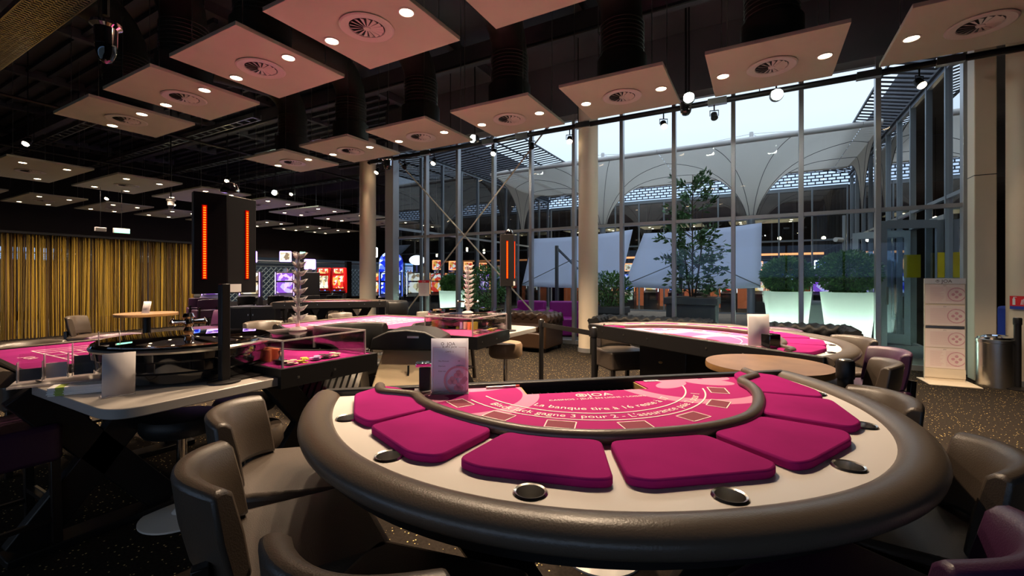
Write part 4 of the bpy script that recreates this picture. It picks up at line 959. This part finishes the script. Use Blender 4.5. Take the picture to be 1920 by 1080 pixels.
# tufted chesterfield sofas
def chesterfield(label, u0, u1, v0, v1, h=.72, lt='leather_oxblood'):
    W_, D_ = u1-u0, v1-v0; t = thing('chesterfield_sofa', label, 'sofa', ((u0+u1)/2, (v0+v1)/2, 0), 0, 'tufted leather sofas along the glass')
    MB().box(0, -.05, .22, W_-.1, D_-.14, .30).build('base_frame', lt, t, bevel=.03, seg=3)
    n = max(1, round((W_-.5)/.62)); cw_ = (W_-.46)/n
    for i in range(n): MB().box(-(W_-.46)/2+cw_*(i+.5), -.08, .42, cw_-.01, D_-.34, .13).build('seat_cushion', lt, t, bevel=.04, seg=3)
    def tuft(P, name):                                    # scrolled roll with tufting
        b = MB(); N = len(P); rings = []
        for i, p in enumerate(P):
            a = P[min(i+1, N-1)]; c = P[max(i-1, 0)]; dx, dy = a[0]-c[0], a[1]-c[1]; L_ = math.hypot(dx, dy) or 1; nx, ny = dy/L_, -dx/L_; rr = []
            for k in range(16):
                q = 2*PI*k/16; ridge = .019*math.cos(i*PI/3.0 + (PI if k % 4 < 2 else 0)); r = .105+ridge; rr.append(b.bm.verts.new((p[0]+nx*r*math.cos(q), p[1]+ny*r*math.cos(q), h-.105+r*math.sin(q))))
            rings.append(rr)
        for A, B in zip(rings, rings[1:]):
            for k in range(16): b.bm.faces.new([A[k], A[(k+1) % 16], B[(k+1) % 16], B[k]])
        b.bm.faces.new(rings[0][::-1]); b.bm.faces.new(rings[-1]); return b.build(name, lt, t, smooth=60)
    def dens(a, b, n): return [(a[0]+(b[0]-a[0])*i/n, a[1]+(b[1]-a[1])*i/n) for i in range(n+1)]
    tuft(dens((-W_/2+.1, D_/2-.1), (W_/2-.1, D_/2-.1), int(W_/.035)), 'back_roll')
    MB().box(0, D_/2-.12, .36, W_-.2, .14, .52).build('backrest', lt, t, bevel=.03)
    for s in (-1, 1):
        tuft(dens((s*(W_/2-.1), -D_/2+.02), (s*(W_/2-.1), D_/2-.1), int(D_/.035)), 'arm_roll')
        MB().box(s*(W_/2-.10), -.02, .34, .14, D_-.06, .54).build('armrest', lt, t, bevel=.03)
        for y in (-D_/2+.08, D_/2-.08): MB().lathe([(.03, 0), (.04, .07)], s*(W_/2-.1), y, seg=12).build('foot', 'dark_wood', t)
chesterfield('brown tufted leather sofa left of the round column by the glass', -5.95, -3.42, 7.45, 8.35)
chesterfield('black tufted leather sofa between the round column and the tall planters', -2.60, -.62, 7.35, 8.15, .72, 'leather_black')  # oxblood leather made black: darkening by blue light put into the colour
chesterfield('black tufted leather two-seater in front of the glowing planters', .02, 1.18, 7.25, 8.05, .72, 'leather_black')  # black again stands in for blue light on oxblood leather
# round tables
def round_table(label, X, Y, r, z, foot='black_satin', nm='round_table'):
    t = thing(nm, label, 'table', (*cw(X, Y), 0))
    MB().lathe([(r, z-.035), (r, z), (.001, z)], seg=64).build('table_top', 'walnut', t, smooth=30); MB().lathe([(r+.001, z-.034), (r+.003, z-.02), (r+.001, z-.002)], seg=64, cap=False).build('edge_band', 'walnut_edge', t)
    MB().lathe([(.28, 0), (.28, .015), (.06, .03), (.045, .06), (.045, z-.05), (.12, z-.036)], seg=32).build('pedestal', foot, t)
round_table('small round walnut table between the two card tables', 1.495, 2.60, .33, .90)
round_table('small round walnut bar table in front of the cord curtain', -5.02, 6.10, .35, .92, nm='bar_table')
# belt barrier posts
def post(label, X, Y, h=.95, r=.026):
    t = thing('barrier_post', label, 'barrier post', (*cw(X, Y), 0), 0, 'belt barrier posts')
    MB().lathe([(.15, 0), (.15, .012), (.04, .03)], seg=32).build('base', 'black_satin', t); MB().tube([(0, 0, .02), (0, 0, h-.01)], r, 18).build('pole', 'black_satin', t)
    MB().lathe([(r+.004, h-.09), (r+.006, h-.08), (r+.006, h-.01), (r, h)], seg=20).build('belt_cassette', 'black_satin', t); MB().lathe([(r*.8, h), (r*.7, h+.004)], seg=18).build('cap', 'steel', t)
post('black barrier post in front of the brown sofa holding the belt', .33, 5.0, .935); post('black barrier post at the left end of the rear card table', .78, 4.22, .93)
post('black barrier post with shiny cap between the round table and the taupe chair', 1.63, 2.17, 1.0, .033); post('black barrier post at the right picture edge by the steel bin', 6.38, 5.60, .90, .035)
a, c = cw(.33, 5.0), cw(.78, 4.22)
o = MB().beam((a[0]+.03, a[1]-.03, .88), (c[0]-.03, c[1]+.03, .87), .003, .05).build('barrier_belt', 'black_satin'); tag(o, 'black belt stretched between the two barrier posts by the brown sofa', 'belt')
# poster totem, bin, fire sign
t = thing('poster_stand', 'tall pale poster stand with four rule sheets in front of the glass corner', 'poster stand', (2.19, 8.12, 0), R(3))
MB().box(0, -.12, .006, .52, .45, .012).build('foot_plate', 'cream_paint', t, bevel=.003); MB().box(0, 0, .70, .42, .03, 1.39).build('backing', 'cream_paint', t, bevel=.003)
MB().box(0, -.018, 1.36, .42, .004, .075).build('header', 'paper', t)
x_ = text_mb('JOA', .062, lambda x, y: (x+.02, -.0215, 1.338+y)); x_.lathe([(.014, 0), (.014, .001), (.019, .001), (.019, 0), (.014, 0)], 0, 0, 0, seg=18, cap=False) if False else None
for k in range(20):
    a0, a1 = 2*PI*k/20, 2*PI*(k+1)/20; x_.poly3([(-.075+.015*math.cos(a0), -.0215, 1.36+.015*math.sin(a0)), (-.075+.015*math.cos(a1), -.0215, 1.36+.015*math.sin(a1)), (-.075+.019*math.cos(a1), -.0215, 1.36+.019*math.sin(a1)), (-.075+.019*math.cos(a0), -.0215, 1.36+.019*math.sin(a0))], [(0, 1, 2, 3)])
x_.box(-.075, -.0215, 1.363, .012, .001, .012)
x_.build('lettering', 'ink', t, recalc=False)
MB().box(0, -.018, .735, .40, .004, .035).build('mirror_strip', 'steel', t)
def sheet(parent, x, z, w, h, y=-.018, cols=1, seal=True, head=True):
    s = MB().box(x, y, z, w, .003, h).build('sheet', 'paper_pink', parent); b = MB(); n = int(h/.014)
    for c_ in range(cols):
        cw_ = w*.8/cols
        for i in range(3, n-1):
            ll = cw_*random.uniform(.6, .92); b.box(x-w*.40+cw_*c_+ll/2+.01, y-.002, z+h/2-.014*i, ll, .0006, .0022)
    b.build('text_line', 'ink_pink', s)
    if head: h_ = text_mb('JOA', .018, lambda x2, y2: (x+x2, y-.0025, z+h/2-.022+y2)); h_.build('heading', 'ink', s, recalc=False)
    if seal:
        b = MB(); cx, cz, r0 = x+w*.30, z-h*.02, h*.36
        for k in range(32):
            a0, a1 = 2*PI*k/32, 2*PI*(k+1)/32; P = []
            for rr, aa in ((r0, a0), (r0, a1), (r0*.88, a1), (r0*.88, a0)): P.append((min(cx+rr*math.cos(aa), x+w/2), y-.0028, cz+rr*math.sin(aa)))
            b.poly3(P, [(0, 1, 2, 3)])
        for k in range(4):
            q = PI/2*k; mx, mz = cx+r0*.38*math.cos(q), cz+r0*.38*math.sin(q)
            for j in range(10): b.poly3([(mx, y-.0028, mz), (mx+r0*.2*math.cos(2*PI*j/10), y-.0028, mz+r0*.2*math.sin(2*PI*j/10)), (mx+r0*.2*math.cos(2*PI*(j+1)/10), y-.0028, mz+r0*.2*math.sin(2*PI*(j+1)/10))], [(0, 1, 2)])
        b.build('club_seal', 'ink_pink', s, recalc=False)
sheet(t, 0, 1.185, .40, .26, cols=2); sheet(t, 0, .895, .40, .27); sheet(t, 0, .585, .40, .25); sheet(t, 0, .315, .40, .27, cols=2)
MB().box(0, -.02, .11, .42, .01, .12).build('lower_plate', 'cream_paint', t)
t = thing('steel_bin', 'cylindrical brushed steel bin in front of the square pillar', 'bin', (*cw(6.27, 5.76), 0))
MB().lathe([(.175, 0), (.175, .565), (.182, .57), (.182, .61), (.172, .615)], seg=48).build('body', 'steel', t); MB().lathe([(.172, .612), (.16, .64), (.12, .66), (.11, .655), (.105, .60), (.001, .60)], seg=40, cap=False).build('lid', 'chrome', t)
t = thing('fire_extinguisher_sign', 'red fire extinguisher sign with blue strip at the right edge', 'sign', (3, 8, 0))
t.location = (*cw(6.50, 5.69), 1.075); t.rotation_euler.z = rot(-72)
MB().box(0, 0, .03, .17, .004, .13).build('red_plate', 'red_sign', t); MB().box(0, 0, -.055, .17, .004, .04).build('blue_strip', 'blue_sign', t)
b = MB(); b.box(-.045, -.003, .02, .026, .002, .08).box(-.045, -.003, .07, .012, .002, .02).box(-.035, -.003, .08, .03, .002, .006)
for k in range(4): b.beam((.02+.016*k, -.003, -.015), (.03+.014*k, -.003, .05+.01*(k % 2)), .008, .002, (0, 1, 0))
b.build('pictogram', 'paper', t)
# ---------------------------------------------------------------- things on the foreground table
def onA(x, n, z=.9085): c = aloc(x, n); return (*c, z)
def sign_holder(name, label, loc, rz, w, h, tilt=0, paper_='card_white', text=True, cat='sign'):
    t = thing(name, label, cat, loc, rz)
    T = math.tan(R(tilt)); b = MB(); b.poly3([(-w/2, 0, 0), (w/2, 0, 0), (w/2, h*T, h), (-w/2, h*T, h)], [(0, 1, 2, 3)]); o = b.build('card', paper_, t); s = o.modifiers.new('thick', 'SOLIDIFY'); s.thickness = .002
    b = MB()
    for dy in (-.004, .006): b.poly3([(-w/2-.003, dy, 0), (w/2+.003, dy, 0), (w/2+.003, dy+h*T, h+.004), (-w/2-.003, dy+h*T, h+.004)], [(0, 1, 2, 3)])
    b.build('acrylic_sleeve', 'acrylic', t, recalc=False); MB().box(0, .02, .002, w+.004, .07, .004).build('acrylic_foot', 'acrylic_edge', t)
    if text:
        y = -.003 if not text == 'back' else -.003
        f = lambda x, z: (x, y-.002+z*T, z)
        m = text_mb('JOA', .020, lambda a, c: f(a+.006, h*.90-.006+c)); LT = [text_mb('BLACK JACK', .011, lambda a, c: f(a, h*.83+c)), text_mb('CARTE 12', .008, lambda a, c: f(a, h*.75+c))]
        for i, (l_, r_) in enumerate((('Mise Minimum', '5€'), ('Maximum', '500€'), ('Enjeu max', '1 000€'))): LT += [text_mb(l_, .0075, lambda a, c: f(-w*.30+a, h*(.58-.09*i)+c), 'LEFT'), text_mb(r_, .0075, lambda a, c: f(w*.28+a, h*(.58-.09*i)+c), 'RIGHT')]
        for q in range(12): a0, a1 = PI*2*q/12, PI*2*(q+1)/12; m.poly3([f(-.030+.0045*math.cos(a0), h*.90+.001+.0045*math.sin(a0)), f(-.030+.0045*math.cos(a1), h*.90+.001+.0045*math.sin(a1)), f(-.030+.0065*math.cos(a1), h*.90+.001+.0065*math.sin(a1)), f(-.030+.0065*math.cos(a0), h*.90+.001+.0065*math.sin(a0))], [(0, 1, 2, 3)])
        m.build('lettering', 'ink', t, recalc=False)
        for q in LT: q.build('lettering', 'ink', t, recalc=False)
        b = MB()
        for p_, q_ in (((-w*.44, h*.84), (-w*.24, h*.84)), ((w*.24, h*.84), (w*.44, h*.84)), ((-w*.44, h*.04), (-w*.44, h*.84)), ((w*.44, h*.04), (w*.44, h*.84)), ((-w*.44, h*.04), (w*.44, h*.04))):
            dx, dz = (0, .0006) if p_[1] == q_[1] else (.0006, 0); b.poly3([f(p_[0]-dx, p_[1]-dz), f(q_[0]-dx if dx else q_[0], q_[1]-dz if dz else q_[1]), f(q_[0]+dx, q_[1]+dz), f(p_[0]+dx, p_[1]+dz)], [(0, 1, 2, 3)])
        b.build('printed_frame', 'ink_pink', t, recalc=False); b = MB(); cx, cz, r0 = w*.24, h*.24, w*.40
        for k in range(40):
            a0, a1 = 2*PI*k/40, 2*PI*(k+1)/40; P = [f(min(cx+rr*math.cos(aa), w*.49), max(cz+rr*math.sin(aa), .002)) for rr, aa in ((r0, a0), (r0, a1), (r0*.86, a1), (r0*.86, a0))]; b.poly3(P, [(0, 1, 2, 3)])
        for k in range(4):
            q = PI/2*k; mx, mz = cx+r0*.42*math.cos(q), cz+r0*.42*math.sin(q)
            for e in ((0, .10), (-.14, -.08), (.14, -.08)):
                if mx+e[0]*r0 > w*.42: continue
                b.poly3([f(mx+e[0]*r0+r0*.19*math.cos(2*PI*j/10), mz+e[1]*r0+r0*.19*math.sin(2*PI*j/10)) for j in range(10)], [tuple(range(10))])
        b.build('club_seal', 'ink_pink', t, recalc=False)
    return t
sign_holder('rules_sign', 'white rules card in a clear holder standing on the foreground card table', onA(-.596, .095), rot(1), .158, .235)
t = thing('cash_drop_slot', 'black and chrome slot fitting behind the rules card on the foreground table', 'cash slot', onA(-.70, .045), AR)
MB().box(0, 0, .055, .05, .045, .11).build('body', 'black_satin', t, bevel=.006); MB().box(-.005, -.005, .120, .07, .055, .018).build('slot_cap', 'chrome', t, bevel=.004); MB().box(-.01, -.02, .006, .07, .07, .012).build('foot', 'acrylic_edge', t)
t = thing('pen', 'silver ballpoint pen with red end lying on the felt right of the rules card', 'pen', onA(-.36, .04, .914), AR+R(4))
MB().tube([(-.075, 0, 0), (.06, 0, 0)], .0055, 10).build('barrel', 'steel', t); MB().tube([(.06, 0, 0), (.078, 0, 0)], .005, 10).build('cap', 'red_gloss', t)
t = thing('small_card', 'small white card lying on the felt right of the chip tray', 'card', onA(.36, .035, .909), AR)
MB().box(0, 0, .0008, .075, .022, .0014).build('card_sheet', 'paper', t); MB().box(0, 0, .0018, .045, .006, .0006).build('card_text', 'blue_sign', t)
# things on the rear card table
def onB(x, n, z=.9085): return (*bloc(x, n), z)
sign_holder('table_sign', 'white card in a clear holder standing on the rear card table', onB(-.60, .16), rot(-6), .15, .23, 4, 'paper', None)
t = thing('card_shoe', 'dark purple-black block card holder on the rear card table', 'card shoe', onB(-.72, .10), rot(10))
MB().box(0, 0, .055, .085, .085, .10).build('block', 'black_lacquer', t, bevel=.004); MB().box(0, 0, .003, .12, .11, .006).build('acrylic_foot', 'acrylic_edge', t)
# things on the near shelf
sh_ = .861
t = thing('leaflet_holder', 'clear stepped acrylic leaflet holder on the left corner of the near shelf', 'leaflet holder', (*cw(-2.24, 2.33), sh_), rot(40))
for k, (x, h_) in enumerate(((-.20, .14), (-.11, .18), (-.01, .24), (.09, .31))):
    for y, hh in ((0, h_*.7), (.045, h_)): MB().box(x, y+k*.02, .02+hh/2, .085, .003, hh).build('pocket_panel', 'acrylic', t)
    MB().box(x-.043, .022+k*.02, .02+h_*.38, .003, .048, h_*.7).box(x+.043, .022+k*.02, .02+h_*.38, .003, .048, h_*.7).build('pocket_side', 'acrylic_edge', t)
    MB().box(x, .02+k*.02, .03+h_*.2, .075, .012, h_*.42).build('leaflets', ('planter_grey', 'paper', 'planter_grey', 'paper')[k], t)
MB().box(-.07, .05, .008, .40, .20, .008).build('acrylic_foot', 'acrylic_edge', t)
for i in range(7):
    t = thing('booklet', f'thin booklet in the pile on the near white shelf, {"topmost" if i == 6 else ORD[i] + " from the bottom"}', 'booklet', (*cw(-2.02+random.uniform(-.006, .006), 2.11), sh_+.0055*i+.0005), rot(30+random.uniform(-3, 3)), 'booklets piled on the near shelf')
    MB().box(0, 0, .0027, .25, .09, .005).build('pages', 'paper', t); MB().box(-.085, 0, .0027, .03, .091, .0052).build('green_spine_band', 'green_booklet', t)
sign_holder('shelf_sign', 'blank-backed white card in a tilted clear holder on the near shelf by the wheel', (*cw(-1.80, 2.03), sh_), rot(48), .115, .20, -7, 'paper', None)
# bar table card
sign_holder('table_sign', 'small folded menu card standing on the bar table by the cord curtain', (*cw(-5.0, 6.05), .921), rot(-8), .12, .16, 12, 'paper', None)
# chip sorting machines
def sorter(label, X, Y, face, hood):
    t = thing('chip_sorting_machine', label, 'machine', (*cw(X, Y), 0), rot(face-90))
    MB().box(0, 0, .26, .46, .46, .40).build('cabinet', 'black_satin', t, bevel=.02)
    for x in (-.18, .18):
        for y in (-.18, .18): MB().lathe([(.012, 0), (.03, .02), (.03, .05), (.012, .065)], x, y, seg=12).build('caster', 'rubber', t)
    b = MB().poly3([(-.25, -.26, .50), (.25, -.26, .50), (.25, .20, .50), (-.25, .20, .50), (-.21, -.06, .84), (.21, -.06, .84), (.21, .20, .84), (-.21, .20, .84)], [(3, 2, 1, 0), (4, 5, 6, 7), (0, 1, 5, 4), (1, 2, 6, 5), (2, 3, 7, 6), (3, 0, 4, 7)]); b.build('sloped_body', 'sorter_metal' if hood else 'black_satin', t, bevel=.015)
    if hood:
        MB().box(.03, -.165, .66, .012, .012, .14).build('slot', 'black_metal', t)
        P = [(-.29, .84), (-.27, .93), (-.15, .985), (0, 1.0), (.15, .985), (.27, .93), (.29, .84)]; b = MB(); vs = []
        b = MB().poly3([(x, y, z) for y in (-.14, .22) for x, z in P], [tuple(range(7)), tuple(range(7, 14))[::-1]] + [(i, (i+1) % 7, 7+(i+1) % 7, 7+i) for i in range(7)]); b.build('hood', 'black_satin', t, bevel=.012)
        MB().box(.06, -.146, .945, .09, .008, .014).build('maker_plate', 'steel', t)
    b = MB()
    for k in range(10):
        a = R(-50+10*k) if not hood else 0; x = -.20+.044*k
        if not hood: b.beam((x, -.27, .52+.006*k), (x+.07, -.05, .83+.004*k), .026, .014, (0, -1, .6))
    if not hood:
        b.build('chip_chute', 'steel', t); MB().box(0, -.12, .86, .56, .06, .05).build('chute_guard', 'black_satin', t, bevel=.01)
        MB().box(-.15, -.235, .44, .014, .006, .014).build('status_light', 'led_red', t)
sorter('black chip sorting machine with slanted metal chutes under the near roulette table', -1.35, 3.33, 100, False)
sorter('brushed metal chip sorting machine with black hood in front of the far roulette table', -.81, 3.57, 85, True)
# ================================================================ CORD CURTAIN, SLOT MACHINES, FAR THINGS
random.seed(5)
mats_ = ('cord_ochre', 'cord_olive', 'cord_brown')
cur = thing('cord_curtain', 'ochre and gold hanging cord curtain at the far left', 'curtain', (-14.66, 4.4, 0)); cur['kind'] = 'stuff'
for mi, m_ in enumerate(mats_):
    b = MB()
    for k in range((430, 330, 260)[mi]):
        v = random.uniform(-3.2, 2.45); u = random.uniform(-.16, .16); w = random.uniform(.010, .022); top = 2.40+random.uniform(-.01, .02); d = random.uniform(-.03, .03)
        b.tube([(u, v, .03), (u+d*.4, v+d*.5, 1.2), (u, v+d, top)], w*.5, 5)
    b.build('cords', m_, cur, smooth=80)
MB().box(0, -.4, 2.43, .40, 5.9, .05).build('curtain_rail', 'black_metal', cur)
c2 = thing('cord_curtain', 'small piece of ochre cord curtain seen between the two right columns', 'curtain', (6.6, 13.8, 0)); c2['kind'] = 'stuff'
b = MB()
for k in range(120): x = random.uniform(-1, .7); y = random.uniform(-.12, .12); b.tube([(x, y, .03), (x, y, 2.4)], random.uniform(.006, .012), 5)
b.build('cords', 'cord_ochre', c2)
for i, (u, v, z, ru, lb) in enumerate(((-14.4, 3.9+1.2, 2.62, 0, 'green exit sign above the cord curtain'), (-21.4, 15.3, 2.75, 0, 'green exit sign on the dark wall above the slot machines'))):
    t = thing('exit_sign', lb, 'exit sign', (u, v, z)); MB().box(0, 0, 0, .06, .34, .13).build('housing', 'white_laminate', t, bevel=.01); MB().box(.032, 0, 0, .004, .32, .11).build('lit_face', 'exit_green', t); MB().tube([(0, 0, .06), (0, 0, ZC-z)], .006, 5).build('hanger', 'black_metal', t)
    t = thing('emergency_light', 'small grey emergency light left of the exit sign ' + ('over the cord curtain' if i == 0 else 'over the slot machines'), 'lamp', (u, v-.42, z)); MB().box(0, 0, 0, .06, .22, .10).build('housing', 'white_laminate', t, bevel=.01); MB().box(.032, 0, 0, .004, .18, .06).build('lens', 'vent_white', t); MB().tube([(0, 0, .05), (0, 0, ZC-z)], .005, 5).build('hanger', 'black_metal', t)
def slot(label, u, v, facew, scr, topper, trim='neon_purple', shell='black_satin', style=0, h=1.85, w=.60, group='slot machines'):
    t = thing('slot_machine', label, 'slot machine', (u, v, 0), R(facew-90), group)
    if style == 1:                                      # curved red cabinet
        P = [(-.02, .75), (.10, .95), (.16, 1.15), (.15, 1.38), (.08, 1.55), (.06, 1.85), (-.12, 1.85), (-.20, 1.2), (-.18, .75)]
        MB().poly3([(x, y, z) for x in (-w/2, w/2) for y, z in P], [tuple(range(9)), tuple(range(9, 18))[::-1]] + [(i, (i+1) % 9, 9+(i+1) % 9, 9+i) for i in range(9)]).build('cabinet', 'red_gloss', t, bevel=.03, seg=3)
        MB().box(0, -.05, .37, w*.8, .40, .74).build('stand', 'black_satin', t, bevel=.02)
        b = MB(); Q = [(.125, .97), (.185, 1.15), (.175, 1.36), (.112, 1.50)]
        for (y0, z0), (y1, z1) in zip(Q, Q[1:]): b.poly3([(-w*.38, y0, z0), (w*.38, y0, z0), (w*.38, y1, z1), (-w*.38, y1, z1)], [(0, 1, 2, 3)])
        b.build('main_screen', scr, t); MB().box(0, .095, 1.70, w*.68, .02, .20).build('top_screen', topper, t); MB().box(0, .16, .84, w*.9, .26, .06).build('button_deck', 'black_satin', t, bevel=.015)
        MB().box(-.12, .25, .88, .05, .02, .03).box(.12, .25, .88, .05, .02, .03).build('button', 'neon_blue', t); return t
    MB().box(0, -.05, .40, w, .50, .80).build('base_cabinet', shell, t, bevel=.02); MB().box(0, -.12, 1.2, w, .30, .82).build('cabinet', shell, t, bevel=.03)
    MB().beam((0, .28, .76), (0, .0, .88), w*.95, .04).build('button_deck', 'black_satin', t, bevel=.01)
    MB().box(0, .036, 1.08, w*.82, .01, .36).build('main_screen', scr, t); MB().box(0, .036, 1.44, w*.82, .01, .26).build('upper_screen', scr, t)
    MB().box(-w/2+.012, .04, 1.2, .018, .014, .78).box(w/2-.012, .04, 1.2, .018, .014, .78).box(0, .04, .86, w, .014, .018).build('light_trim', trim, t)
    if style == 2:                                      # arched topper
        P = [(w*.5*math.cos(R(a)), 1.9+w*.5*math.sin(R(a))) for a in range(0, 181, 15)]+[(-w*.5, 1.6), (w*.5, 1.6)]
        n = len(P); MB().poly3([(x, y, z) for y in (-.1, .02) for x, z in P], [tuple(range(n))[::-1], tuple(range(n, 2*n))] + [(i, (i+1) % n, n+(i+1) % n, n+i) for i in range(n)]).build('arched_topper', topper, t)
    elif style == 3:                                    # oval sign topper
        MB().tube([(0, -.05, 1.6), (0, -.05, 1.9)], .03, 8).build('sign_stem', 'steel', t); b = MB().lathe([(.001, .03), (.26, .03), (.27, 0), (.26, -.03), (.001, -.03)], seg=32, cap=False); bmesh.ops.transform(b.bm, matrix=Matrix.Translation((0, -.05, 2.02)) @ Matrix.Rotation(R(90), 4, 'X') @ Matrix.Diagonal((1, .62, 1, 1)), verts=b.bm.verts); b.build('oval_sign', topper, t)
    else:
        MB().box(0, -.1, 1.66, w*.2, .1, .14).build('sign_stem', 'steel', t); q = MB().box(0, -.08, 1.66+h-1.62, w*.62, .08, .36).build('topper_frame', trim, t, bevel=.03); MB().box(0, -.035, 1.66+h-1.62, w*.50, .012, .26).build('topper_screen', topper, t)
    return t
FC = -50
slot('slot machine with tall blue arched topper seen between the left column and first pane', -10.5, 10.72, -55, 'screen_blue', 'screen_blue', 'neon_blue', style=2, h=2.3, w=.75)
slot('slot machine with white oval sign behind the first glass pane', -10.3, 11.75, -55, 'screen_white', 'neon_white', 'neon_white', style=3, w=.7)
for i, (v, s_) in enumerate(((13.0, 'screen_red'), (14.0, 'screen_blue'), (15.0, 'screen_red'), (16.1, 'screen_violet'))): slot(f'slot machine with red and blue topper behind the left courtyard facade, {ORD[i]} from the viewer', -10.4, v, -40, s_, 'screen_red', 'neon_orange')
slot('curved red slot machine, left one of the glowing red pair', -16.33, 12.72, -58, 'screen_white', 'screen_warm', style=1, w=.56)
slot('curved red slot machine, right one of the glowing red pair', -15.75, 13.02, -58, 'screen_red', 'screen_warm', style=1, w=.56)
slot('violet-lit slot machine with square topper behind the near LED display', -14.3, 8.35, -48, 'screen_white', 'screen_violet', h=2.05)
slot('violet-lit slot machine with framed square sign behind the clear tiered stand', -14.1, 9.42, -48, 'screen_violet', 'screen_white', h=2.1)
slot('violet-lit slot machine partly hidden by the post of the near display', -14.9, 7.55, -48, 'screen_violet', 'screen_violet', h=2.0)
slot('black-sided slot machine turned away right of the violet ones', -14.0, 10.3, 150, 'screen_blue', 'screen_blue', 'neon_purple')
slot('slot machine with small warm lights at the right end of the cord curtain', -16.8, 7.9, -30, 'screen_warm', 'screen_blue', 'neon_blue')
slot('orange and white slot machine half hidden by the left column', -12.3, 11.6, -60, 'screen_warm', 'screen_white', 'neon_white', h=2.3)
SC = ['screen_white', 'screen_red', 'screen_blue', 'screen_warm', 'screen_blue', 'screen_white', 'screen_red', 'screen_warm', 'screen_blue', 'screen_violet']
for i in range(10): slot(f'far wing slot machine glowing below the parasols, {ORD[i]} from the left', -7.2+1.02*i, 20.0, -90, SC[i], SC[(i+3) % 10], 'neon_orange' if i % 3 else 'neon_white', group='slot machines in the far wing')
for i, (X, Y, fa) in enumerate(((-7.3, 12.2, 120), (-6.7, 12.6, 120), (-7.1, 10.4, 140), (-7.9, 11.2, 130), (-5.2, 13.0, 120), (-5.8, 12.0, 120))):
    chair(chP if i in (2, 3) else chK, X, Y, fa, ('black', 'black', 'purple', 'purple', 'black', 'black')[i] + f' leather chair among the slot machines at the back left, {ORD[i]} one', 'chairs among the slot machines')
t = thing('slot_base_cabinet', 'pair of black double-door base cabinets below the violet slot machines', 'cabinet', (*cw(-6.45, 11.1), 0), rot(12))
MB().box(0, 0, .35, 1.1, .45, .70).build('carcass', 'black_satin', t, bevel=.01)
for x in (-.27, .27): d_ = MB().box(x, -.235, .35, .52, .02, .64).build('door', 'black_satin', t, bevel=.004); MB().box(x*.2, -.25, .5, .02, .015, .04).build('door_handle', 'steel', d_)
t = thing('statuette', 'pale statuette on a black plinth between the violet and red slot machines', 'statuette', (-15.6, 10.9, 0))
MB().box(0, 0, .80, .5, .5, 1.6).build('plinth', 'black_satin', t, bevel=.01); MB().lathe([(.10, 1.6), (.07, 1.7), (.09, 1.85), (.05, 2.0), (.065, 2.08), (.001, 2.14)], seg=14).build('figure', 'steel', t)
t = thing('notice_stand', 'small red and white notice on a slim stand inside the first panes', 'notice', (-7.05, 8.3, 0), R(25))
MB().box(0, 0, .012, .3, .25, .02).build('base', 'black_satin', t); MB().tube([(0, 0, .02), (0, 0, 1.0)], .012, 8).build('pole', 'black_satin', t); MB().box(0, -.02, 1.16, .26, .01, .38).build('sheet', 'paper_pink', t); MB().box(0, -.027, 1.32, .26, .004, .06).build('red_header', 'red_sign', t); x_ = text_mb('JOA', .05, lambda x, y: (x, -.03, 1.302+y)); x_.build('lettering', 'paper', t, recalc=False)
b = MB()
for i in range(12): b.box(-.02, -.027, 1.26-.022*i, .18*random.uniform(.6, 1), .001, .004)
b.build('text_line', 'ink_pink', t)
t = thing('wall_speaker', 'slim black loudspeaker on the first glass mullion', 'loudspeaker', (-8.42, 8.70, 1.10)); MB().box(0, 0, .22, .09, .12, .50).build('cabinet', 'black_satin', t, bevel=.008); MB().box(0, .05, .22, .04, .1, .1).build('bracket', 'black_metal', t)
# right wing glimpse between the columns
t = thing('bouncy_display', 'colourful covered amusement machine glimpsed between the two right columns', 'machine', (4.35, 11.2, 0), R(20))
MB().box(0, 0, .45, 1.0, .7, .9).build('cabinet', 'blue_sign', t, bevel=.05, seg=3); MB().box(0, -.05, 1.0, .9, .6, .25).build('cloth_cover', 'planter_grey', t, bevel=.09, seg=3); MB().box(0, -.36, .75, .7, .02, .2).build('lit_panel', 'screen_warm', t)
MB().beam((0, -.2, 1.1), (.2, -.1, 1.7), .06, .06).build('lever_arm', 'white_laminate', t); MB().box(.3, -.2, 1.35, .18, .18, .3).build('red_block', 'red_gloss', t, bevel=.02)
for i, (u, v, lb) in enumerate(((UR-.3, 10.7, 'yellow notice sheet hanging at the open courtyard door, left one'), (UR-.02, 10.0, 'yellow notice sheet hanging at the open courtyard door, right one'))):
    o = MB().box(0, 0, 0, .26, .006, .42).build('yellow_notice', 'yellow_paper', loc=(u, v, 1.62), rz=R(15)); tag(o, lb, 'notice', 'yellow door notices')
